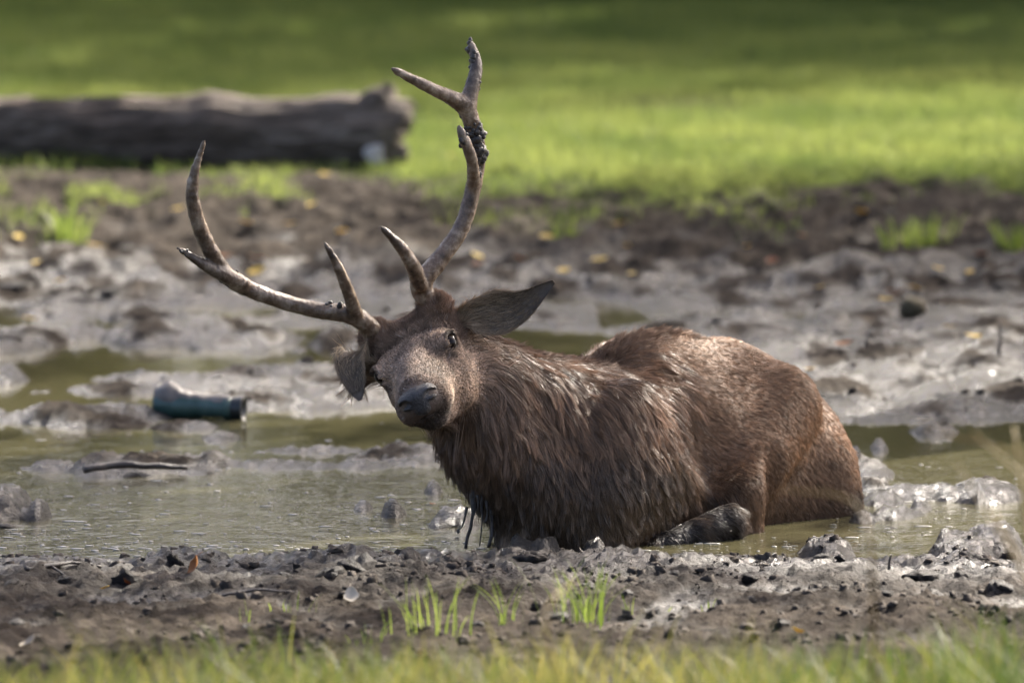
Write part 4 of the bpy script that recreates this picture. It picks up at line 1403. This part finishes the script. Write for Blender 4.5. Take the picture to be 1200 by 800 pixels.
# ---- antlers
AM, nt, b = new_mat('antler_bone')
co = obj_coord(nt)
mp = N(nt, 'ShaderNodeMapping'); nt.links.new(co, mp.inputs['Vector'])
n1 = noise_node(nt, 26, 6, 0.65, mp.outputs['Vector'])
n2 = noise_node(nt, 140, 4, 0.6, mp.outputs['Vector'], 1.0)
at = N(nt, 'ShaderNodeAttribute', attribute_name='tint')
rm = ramp(nt, n1.outputs['Fac'], [(0.30, (0.050, 0.030, 0.019)), (0.50, (0.165, 0.108, 0.068)), (0.70, (0.40, 0.31, 0.22))])
mxc = N(nt, 'ShaderNodeMix', data_type='RGBA', blend_type='MULTIPLY'); mxc.inputs[0].default_value = 1.0
nt.links.new(rm.outputs['Color'], mxc.inputs[6]); nt.links.new(at.outputs['Color'], mxc.inputs[7])
nt.links.new(mxc.outputs[2], b.inputs['Base Color'])
b.inputs['Roughness'].default_value = 0.27
bump(nt, b, n2.outputs['Fac'], 0.8, 0.003)
MUDC, nt, b = new_mat('clinging_wet_mud')
n1 = noise_node(nt, 90, 6, 0.65, obj_coord(nt))
nt.links.new(ramp(nt, n1.outputs['Fac'], [(0.3, (0.022, 0.018, 0.015)), (0.7, (0.055, 0.046, 0.039))]).outputs['Color'], b.inputs['Base Color'])
b.inputs['Roughness'].default_value = 0.28
bump(nt, b, n1.outputs['Fac'], 0.9, 0.006)


def antler(paths, lo, hi, dark):
    A = SDF(*[axis_pts([(lo[i], hi[i], 0.0030)]) for i in range(3)])
    for pts, rads, k in paths:
        A.chain([p if not isinstance(p, tuple) else Q(*p) for p in pts], rads, k, 6)
    X, Y, Z = np.meshgrid(*A.ax, indexing='ij')
    m = np.abs(A.d) < 0.012
    x, y, z = X[m], Y[m], Z[m]
    A.d[m] += (0.0011 * fbm(x * 60, y * 60, z * 60, 2) + 0.0012 * noise3(x * 190, y * 190, z * 70)).astype(np.float32)
    V, Fq = A.mesh(1)
    c = np.ones((len(V), 3))
    for q, r in dark:
        dd = np.linalg.norm(V - Q(*q), axis=1)
        w = sstep(r, r * 0.5, dd)[:, None] * 0.72
        c = c * (1 - w) + np.array((0.30, 0.29, 0.29)) * w
    o = mesh_obj('antler', V - SOFF, Fq, AM, stag, True, c)
    return o


pr = hp(-0.066, -0.088, 0.040); pl = hp(0.066, -0.088, 0.040)
PRp = (425, 372, -0.18)
right_antler = antler([
    ([pr, (415, 370, -0.19), (370, 363, -0.20), (322, 350, -0.22), (272, 328, -0.26), (246, 292, -0.31), (229, 250, -0.35), (226, 212, -0.37), (240, 163, -0.38)],
     [0.0216, 0.0198, 0.0162, 0.0158, 0.0180, 0.0155, 0.0142, 0.0103, 0.0023], 0.010),
    ([(418, 371, -0.20), (408, 342, -0.26), (396, 312, -0.30), (380, 283, -0.32)], [0.0144, 0.0117, 0.0086, 0.0023], 0.010),
    ([(285, 332, -0.26), (245, 314, -0.31), (208, 290, -0.34)], [0.0153, 0.0103, 0.0023], 0.012)],
    (-0.88, -0.46, 0.40), (-0.30, -0.08, 0.98), [((215, 295, -0.33), 0.08), ((250, 318, -0.29), 0.05), ((383, 290, -0.31), 0.045)])
left_antler = antler([
    ([pl, (493, 334, -0.16), (512, 308, -0.15), (540, 268, -0.13), (554, 222, -0.12), (560, 180, -0.13), (553, 145, -0.15), (545, 121, -0.16)],
     [0.0225, 0.0216, 0.0185, 0.0166, 0.0155, 0.0158, 0.0160, 0.0171], 0.010),
    ([(492, 335, -0.19), (484, 312, -0.25), (470, 290, -0.28), (447, 266, -0.31)], [0.0153, 0.0121, 0.0090, 0.0023], 0.014),
    ([(546, 128, -0.16), (554, 100, -0.15), (558, 75, -0.13), (551, 50, -0.11)], [0.0144, 0.0113, 0.0086, 0.0045], 0.014),
    ([(545, 124, -0.16), (525, 113, -0.19), (495, 99, -0.23), (460, 81, -0.26)], [0.0144, 0.0113, 0.0088, 0.0040], 0.014),
    ([(556, 216, -0.13), (553, 188, -0.18), (546, 168, -0.20), (538, 149, -0.21)], [0.0126, 0.0090, 0.0077, 0.0036], 0.012)],
    (-0.38, -0.40, 0.58), (-0.02, -0.03, 1.26),
    [((556, 170, -0.14), 0.075), ((552, 55, -0.11), 0.10), ((540, 155, -0.2), 0.03), ((455, 275, -0.3), 0.05), ((556, 90, -0.14), 0.05)])
left_antler['label'] = 'upright antler plastered with dark mud near its fork'


def mud_lumps(spots, parent, seed):
    rg = np.random.default_rng(seed)
    parts = []
    for (px, py, y, r, n, sx, sy) in spots:
        for _ in range(n):
            c = Q(px + rg.normal() * sx, py + rg.normal() * sy, y + rg.normal() * 0.006)
            rr = r * rg.uniform(0.5, 1.2)
            AV = np.empty(len(parent.data.vertices) * 3, dtype=np.float32); parent.data.vertices.foreach_get('co', AV)
            AV = AV.reshape(-1, 3) + SOFF
            nv_ = AV[np.argmin(((AV - c) ** 2).sum(1))]                      # it clings to the bone
            off = c - nv_; off /= np.linalg.norm(off) + 1e-6
            c = nv_ + off * rr * 0.25
            V, Fc = ball(c, (rr, rr * rg.uniform(0.7, 1), rr * rg.uniform(0.8, 1.3)), None, 10, 7)
            nn = fbm(V[:, 0] * 90, V[:, 1] * 90, V[:, 2] * 90, 2)
            V = c + (V - c) * (1 + 0.5 * nn)[:, None]
            parts.append((V, Fc))
    V, Fc = join(parts)
    return mesh_obj('mud_clump', V - SOFF, Fc, MUDC, parent)


mud_lumps([(554, 150, -0.155, 0.006, 26, 3.0, 9), (558, 168, -0.150, 0.0100, 36, 3.0, 11), (563, 178, -0.150, 0.0085, 22, 2.5, 7), (557, 200, -0.140, 0.005, 5, 2, 3)], left_antler, 1)
mud_lumps([(551, 55, -0.112, 0.0065, 14, 1.0, 5), (556, 72, -0.130, 0.0055, 16, 1.6, 8), (557, 95, -0.145, 0.0045, 8, 2, 7)], left_antler, 2)
mud_lumps([(541, 168, -0.21, 0.006, 5, 2, 4)], left_antler, 3)
mud_lumps([(265, 325, -0.27, 0.005, 8, 7, 2), (388, 358, -0.205, 0.007, 5, 5, 1.2), (214, 294, -0.335, 0.004, 6, 4, 2)], right_antler, 4)

# ---- mud dripping off the chest
def drip(px0, py0, px1, py1, y, r0, r1, blob=0):
    p0, p1 = Q(px0, py0, y), Q(px1, py1, y)
    mid = (p0 + p1) / 2 + np.array((0.004, 0, 0))
    parts = [tube([p0, mid, p1], [r0, r1, r1 * 1.15], 7, 6, (0.03, 0.003), px0)]
    if blob:
        parts.append(ball(p1, (blob, blob, blob * 1.5), None, 9, 7))
    V, Fc = join(parts)
    mesh_obj('mud_drip', V - SOFF, Fc, MUDC, stag)


drip(556, 574, 546, 642, -0.10, 0.012, 0.0035)
drip(548, 594, 537, 622, -0.11, 0.004, 0.002, 0.004)
drip(564, 578, 562, 640, -0.11, 0.007, 0.0015)
drip(576, 582, 573, 641, -0.10, 0.012, 0.0035)
drip(570, 586, 569, 612, -0.12, 0.005, 0.0025)
drip(560, 580, 555, 604, -0.12, 0.004, 0.001)

# ------------------------------------------------------------------ fur
tri = np.vstack([BF[:, [0, 1, 2]], BF[:, [0, 2, 3]]])
TA, TB, TC = BV[tri[:, 0]], BV[tri[:, 1]], BV[tri[:, 2]]
area = 0.5 * np.linalg.norm(np.cross(TB - TA, TC - TA), axis=1)
cen = (TA + TB + TC) / 3
cenL = hl(cen)


def in_head(L):
    w = sstep(-0.125, -0.07, L[:, 1] + 0.6 * np.clip(L[:, 2] + 0.05, -1, 0.1))
    return w * sstep(0.19, 0.15, np.abs(L[:, 0])) * sstep(-0.20, -0.15, L[:, 2])


headw = in_head(cenL)
keep = (cen[:, 2] > -0.03).astype(float)
_, cn = S.sample(cen)
keep *= np.where((CAM - cen) @ np.array((0, -1.0, 0.0)) * 0 + np.einsum('ij,ij->i', cn, (CAM - cen) / 13.5) > -0.45, 1.0, 0.12)

# guides: where the coat lies which way (position, direction)
GD = [(Q(790, 385, 0.48), (0.70, 0.70, -0.10)), (Q(900, 425, 0.75), (0.65, 0.55, -0.5)), (Q(985, 530, 0.72), (0.35, 0.2, -0.9)),
      (Q(900, 560, 0.50), (0.6, 0.3, -0.75)), (Q(820, 480, 0.30), (0.75, 0.5, -0.45)), (Q(760, 560, 0.10), (0.75, 0.3, -0.55)),
      (Q(870, 600, 0.30), (0.45, 0.1, -0.9)), (Q(800, 610, 0.15), (0.8, 0.2, -0.45)),
      (Q(720, 470, 0.08), (0.62, 0.2, -0.75)), (Q(660, 430, 0.10), (0.72, 0.4, -0.5)), (Q(600, 410, -0.05), (0.80, 0.3, -0.55)),
      (Q(640, 470, -0.05), (0.50, 0.0, -0.85)), (Q(580, 470, -0.12), (0.35, 0.0, -0.95)), (Q(540, 510, -0.15), (0.12, -0.05, -1.0)),
      (Q(560, 560, -0.12), (0.08, 0.0, -1.0)), (Q(600, 600, -0.08), (0.0, 0, -1.0)), (Q(650, 560, -0.08), (0.20, 0.0, -1.0)),
      (Q(700, 560, 0.0), (0.45, 0.1, -0.9)), (Q(740, 620, 0.02), (0.5, 0.0, -0.8)), (Q(690, 415, 0.30), (0.7, 0.6, 0.0)), (Q(740, 390, 0.40), (0.7, 0.6, 0.1))]
for sgn in (-1, 1):
    GD += [(hp(0.02 * sgn, 0.2, -0.03), -HF * 1.0 + HX * 0.15 * sgn), (hp(0.05 * sgn, 0.1, -0.06), -HF + HX * 0.25 * sgn - HT * 0.25),
           (hp(0.03 * sgn, 0.02, 0.01), -HF + HX * 0.3 * sgn), (hp(0.08 * sgn, -0.05, -0.09), -HF - HT * 0.5),
           (hp(0.03 * sgn, -0.07, 0.03), HT * 0.8 - HF * 0.2 + HX * 0.3 * sgn), (hp(0.05 * sgn, 0.05, -0.13), -HF * 0.6 - HT * 0.8),
           (hp(0.06 * sgn, -0.09, 0.05), HT), (hp(0.10 * sgn, -0.12, -0.02), HX * sgn)]
GP = np.array([g[0] for g in GD]); GV = np.array([np.asarray(g[1], float) / np.linalg.norm(g[1]) for g in GD])


def flow(P):
    out = np.zeros_like(P); ws = np.zeros(len(P))
    for p, v in zip(GP, GV):
        w = 1 / (((P - p) ** 2).sum(1) + 0.0012) ** 1.7
        out += w[:, None] * v; ws += w
    return out / ws[:, None]


HAIRM, nt, b = new_mat('coat_hair')
a = N(nt, 'ShaderNodeAttribute', attribute_name='tint')
nt.links.new(a.outputs['Color'], b.inputs['Base Color'])
b.inputs['Roughness'].default_value = 0.5
b.inputs['Specular IOR Level'].default_value = 0.18
WETM, nt, b = new_mat('wet_mane_hair')
a = N(nt, 'ShaderNodeAttribute', attribute_name='tint')
nt.links.new(a.outputs['Color'], b.inputs['Base Color'])
b.inputs['Roughness'].default_value = 0.28
b.inputs['Specular IOR Level'].default_value = 0.38


def roots(n, weight, seed):
    rg = np.random.default_rng(seed)
    pr_ = area * weight; pr_ = pr_ / pr_.sum()
    t = rg.choice(len(tri), n, p=pr_)
    u = rg.random((n, 1)); v = rg.random((n, 1)); fl = (u + v) > 1
    u = np.where(fl, 1 - u, u); v = np.where(fl, 1 - v, v)
    P = TA[t] + (TB[t] - TA[t]) * u + (TC[t] - TA[t]) * v
    return P, rg


def fur(name, n, weight, length, lift, gravity, nclump, clump, radius, K, mat, seed, wave=0.0, col_mul=1.0, jitter=0.2, tipcol=1.25, extra=None, cvar=(0.6, 1.5)):
    P, rg = roots(n, weight, seed)
    n = len(P)
    _, nrm = S.sample(P)
    def grow(P, nrm, rg, jit):
        L = length(P) if callable(length) else np.full(len(P), length)
        lf = lift(P) if callable(lift) else np.full(len(P), lift)
        f = flow(P)
        if extra is not None: f = extra(P, f)
        f = f + rg.normal(size=P.shape) * jit
        f = f - nrm * (f * nrm).sum(1)[:, None]
        f /= np.linalg.norm(f, axis=1)[:, None] + 1e-9
        d = f + nrm * lf[:, None]
        d /= np.linalg.norm(d, axis=1)[:, None]
        pts = [P - nrm * 0.002]
        seg = (L / (K - 1))[:, None]
        cur = P - nrm * 0.002
        for k in range(1, K):
            d = d + np.array((0, 0, -1.0)) * gravity * k / K - nrm * (0.10 * lf[:, None])
            d /= np.linalg.norm(d, axis=1)[:, None]
            cur = cur + d * seg
            dd, gg = S.sample(cur)
            need = 0.0015 + 0.004 * lf * k / K
            push = np.clip(need - dd, 0, 0.03)
            cur = cur + gg * push[:, None]
            pts.append(cur)
        return np.stack(pts, 1), L
    pts, L = grow(P, nrm, rg, jitter)
    if nclump:
        ci = rg.choice(n, nclump, replace=False)
        tree = KDTree(nclump)
        for i, c in enumerate(ci): tree.insert(P[c], i)
        tree.balance()
        near = np.array([tree.find(p)[1] for p in P])
        cl = pts[ci]
        Lc = L[ci]
        cl = cl + (rg.normal(size=(nclump, 1, 3)) * wave) * (np.linspace(0, 1, K)[None, :, None] ** 1.5)
        loose = np.where(rg.random(n) < 0.10, 0.25, rg.uniform(0.72, 1.0, n))[:, None]
        prof = np.linspace(0, 1, K)[None, :] ** 0.9 * (clump(P)[:, None] if callable(clump) else clump) * loose
        tgt = cl[near] + (P - P[ci][near])[:, None, :] * 0.10
        pts = pts * (1 - prof[:, :, None]) + tgt * prof[:, :, None]
    c = coat(P) * col_mul * rg.uniform(0.75, 1.25, (n, 1))
    if nclump: c = c * rg.uniform(*cvar, (nclump, 1))[near]
    cv = bpy.data.hair_curves.new(name)
    cv.add_curves([K] * n)
    cv.attributes['position'].data.foreach_set('vector', (pts - SOFF).astype(np.float32).ravel())
    ra = cv.attributes.get('radius') or cv.attributes.new('radius', 'FLOAT', 'POINT')
    prof_r = np.interp(np.linspace(0, 1, K), [0, 0.5, 1], [1.0, 0.85, 0.12])
    ra.data.foreach_set('value', (np.tile(prof_r, n) * radius).astype(np.float32))
    ta = cv.attributes.new('tint', 'FLOAT_COLOR', 'POINT')
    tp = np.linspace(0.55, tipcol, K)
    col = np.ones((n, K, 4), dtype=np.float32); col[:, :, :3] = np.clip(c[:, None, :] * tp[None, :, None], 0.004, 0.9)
    ta.data.foreach_set('color', col.ravel())
    cv.materials.append(mat)
    o = bpy.data.objects.new(name, cv)
    return link(o, stag)


def sd_of(P):
    return (P - np.array((0.36, 0.42, 0))) @ BU


sdc = sd_of(cen)
nzc = noise3(cen[:, 0] * 12, cen[:, 1] * 12, cen[:, 2] * 12)
manew = sstep(0.0, 0.26, sdc + 0.30 * (0.32 - cen[:, 2]) * 0.5 + 0.05 * nzc) * (1 - headw)
eyemask = np.ones(len(cen))
for sgn in (-1, 1):
    eyemask *= sstep(0.017, 0.022, np.linalg.norm(cen - EYE[sgn], axis=1))
nosemask = 1 - sstep(0.205, 0.220, cenL[:, 1]) * sstep(-0.10, -0.085, cenL[:, 2]) * sstep(0.048, 0.040, np.abs(cenL[:, 0]))
lowc = sstep(0.22, 0.02, cen[:, 2])
foot = np.minimum(*[np.linalg.norm(cen - q, axis=1) for q in (Q(790, 632, 0.05), Q(838, 618, 0.12))])
keep = keep * (0.12 + 0.88 * sstep(0.045, 0.075, foot))

# flank and rump: short, lying hair
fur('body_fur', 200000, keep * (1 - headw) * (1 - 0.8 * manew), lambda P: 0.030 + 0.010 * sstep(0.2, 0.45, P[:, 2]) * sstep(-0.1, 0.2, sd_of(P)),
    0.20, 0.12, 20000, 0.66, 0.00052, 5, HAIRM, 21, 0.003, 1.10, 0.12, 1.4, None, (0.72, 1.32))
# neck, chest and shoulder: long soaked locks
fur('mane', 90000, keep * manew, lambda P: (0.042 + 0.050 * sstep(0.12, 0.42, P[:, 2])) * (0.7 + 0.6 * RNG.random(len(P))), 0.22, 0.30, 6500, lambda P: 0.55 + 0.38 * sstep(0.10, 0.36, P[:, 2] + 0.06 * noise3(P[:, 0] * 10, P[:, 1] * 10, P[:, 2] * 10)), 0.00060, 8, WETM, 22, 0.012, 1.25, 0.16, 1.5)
# ruffled crest along neck and withers
ridge = catmull([Q(565, 410, -0.03), Q(620, 418, 0.06), Q(690, 420, 0.24), Q(745, 396, 0.38), Q(795, 388, 0.50)], 8)
rd = np.min([np.linalg.norm(cen - q, axis=1) for q in ridge], axis=0)
crest = np.exp(-(rd / 0.035) ** 2) * (1 - headw)
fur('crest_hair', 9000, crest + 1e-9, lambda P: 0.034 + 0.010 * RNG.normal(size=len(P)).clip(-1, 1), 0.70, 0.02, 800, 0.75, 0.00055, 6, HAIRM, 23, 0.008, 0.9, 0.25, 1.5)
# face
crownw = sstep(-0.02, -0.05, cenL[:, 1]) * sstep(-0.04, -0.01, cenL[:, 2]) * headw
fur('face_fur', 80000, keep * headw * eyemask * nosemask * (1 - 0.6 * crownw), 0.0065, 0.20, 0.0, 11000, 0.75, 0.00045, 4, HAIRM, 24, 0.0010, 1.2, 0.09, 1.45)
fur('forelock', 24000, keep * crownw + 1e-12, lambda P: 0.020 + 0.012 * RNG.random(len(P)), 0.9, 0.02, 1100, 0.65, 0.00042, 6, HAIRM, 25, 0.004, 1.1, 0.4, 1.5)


def ear_hair(V, m, nv, n, seed, ear):
    rg = np.random.default_rng(seed)
    Vf = V[:m * nv].reshape(m, nv, 3); Vb = V[m * nv:].reshape(m, nv, 3)
    K = 5; pts = []; cols = []
    for q in range(n):
        front = rg.random() < 0.55
        t = rg.random() ** (1.5 if front else 1.0) * 0.9; v = rg.random()
        if front and rg.random() < 0.35: v = rg.choice((0.02, 0.98))
        i = t * (m - 2); k = v * (nv - 1.001)
        A = Vf if front else Vb
        i0, k0 = int(i), int(k)
        p = A[i0, k0] + (A[i0 + 1, k0] - A[i0, k0]) * (i - i0) + (A[i0, k0 + 1] - A[i0, k0]) * (k - k0)
        tg = A[min(i0 + 3, m - 1), k0] - A[i0, k0]; tg /= np.linalg.norm(tg) + 1e-9
        nn = Vf[i0, k0] - Vb[i0, k0]; nn /= np.linalg.norm(nn) + 1e-9
        if not front: nn = -nn
        L = (0.042 * (1 - t) + 0.005 if front else 0.010) * rg.uniform(0.6, 1.2)
        side = rg.normal(size=3) * 0.18
        d = tg + nn * (0.22 if front else 0.25) + side
        d /= np.linalg.norm(d)
        pts.append([p + d * L * s_ / (K - 1) - nn * 0.10 * L * (s_ / (K - 1)) ** 2 for s_ in range(K)])
        c = np.array((0.44, 0.33, 0.22)) * (1 - 0.74 * t) if front else np.array((0.085, 0.055, 0.038)) * (1 - 0.55 * t)
        cols.append(np.clip(c * rg.uniform(0.5, 1.6), 0.006, 1))
    pts = np.array(pts, dtype=np.float32) - SOFF.astype(np.float32)
    cv = bpy.data.hair_curves.new('ear_hair')
    cv.add_curves([K] * n)
    cv.attributes['position'].data.foreach_set('vector', pts.ravel())
    ra = cv.attributes.get('radius') or cv.attributes.new('radius', 'FLOAT', 'POINT')
    ra.data.foreach_set('value', np.tile(np.array((1, .95, .8, .5, .1)) * 0.00045, n).astype(np.float32))
    ta = cv.attributes.new('tint', 'FLOAT_COLOR', 'POINT')
    col = np.ones((n, K, 4), dtype=np.float32); col[:, :, :3] = np.array(cols)[:, None, :]
    ta.data.foreach_set('color', col.ravel())
    cv.materials.append(HAIRM)
    link(bpy.data.objects.new('ear_hair', cv), ear)


ear_hair(V1, em_, ev_, 6000, 31, e1)
ear_hair(V2, em2, ev2, 4000, 32, e2)
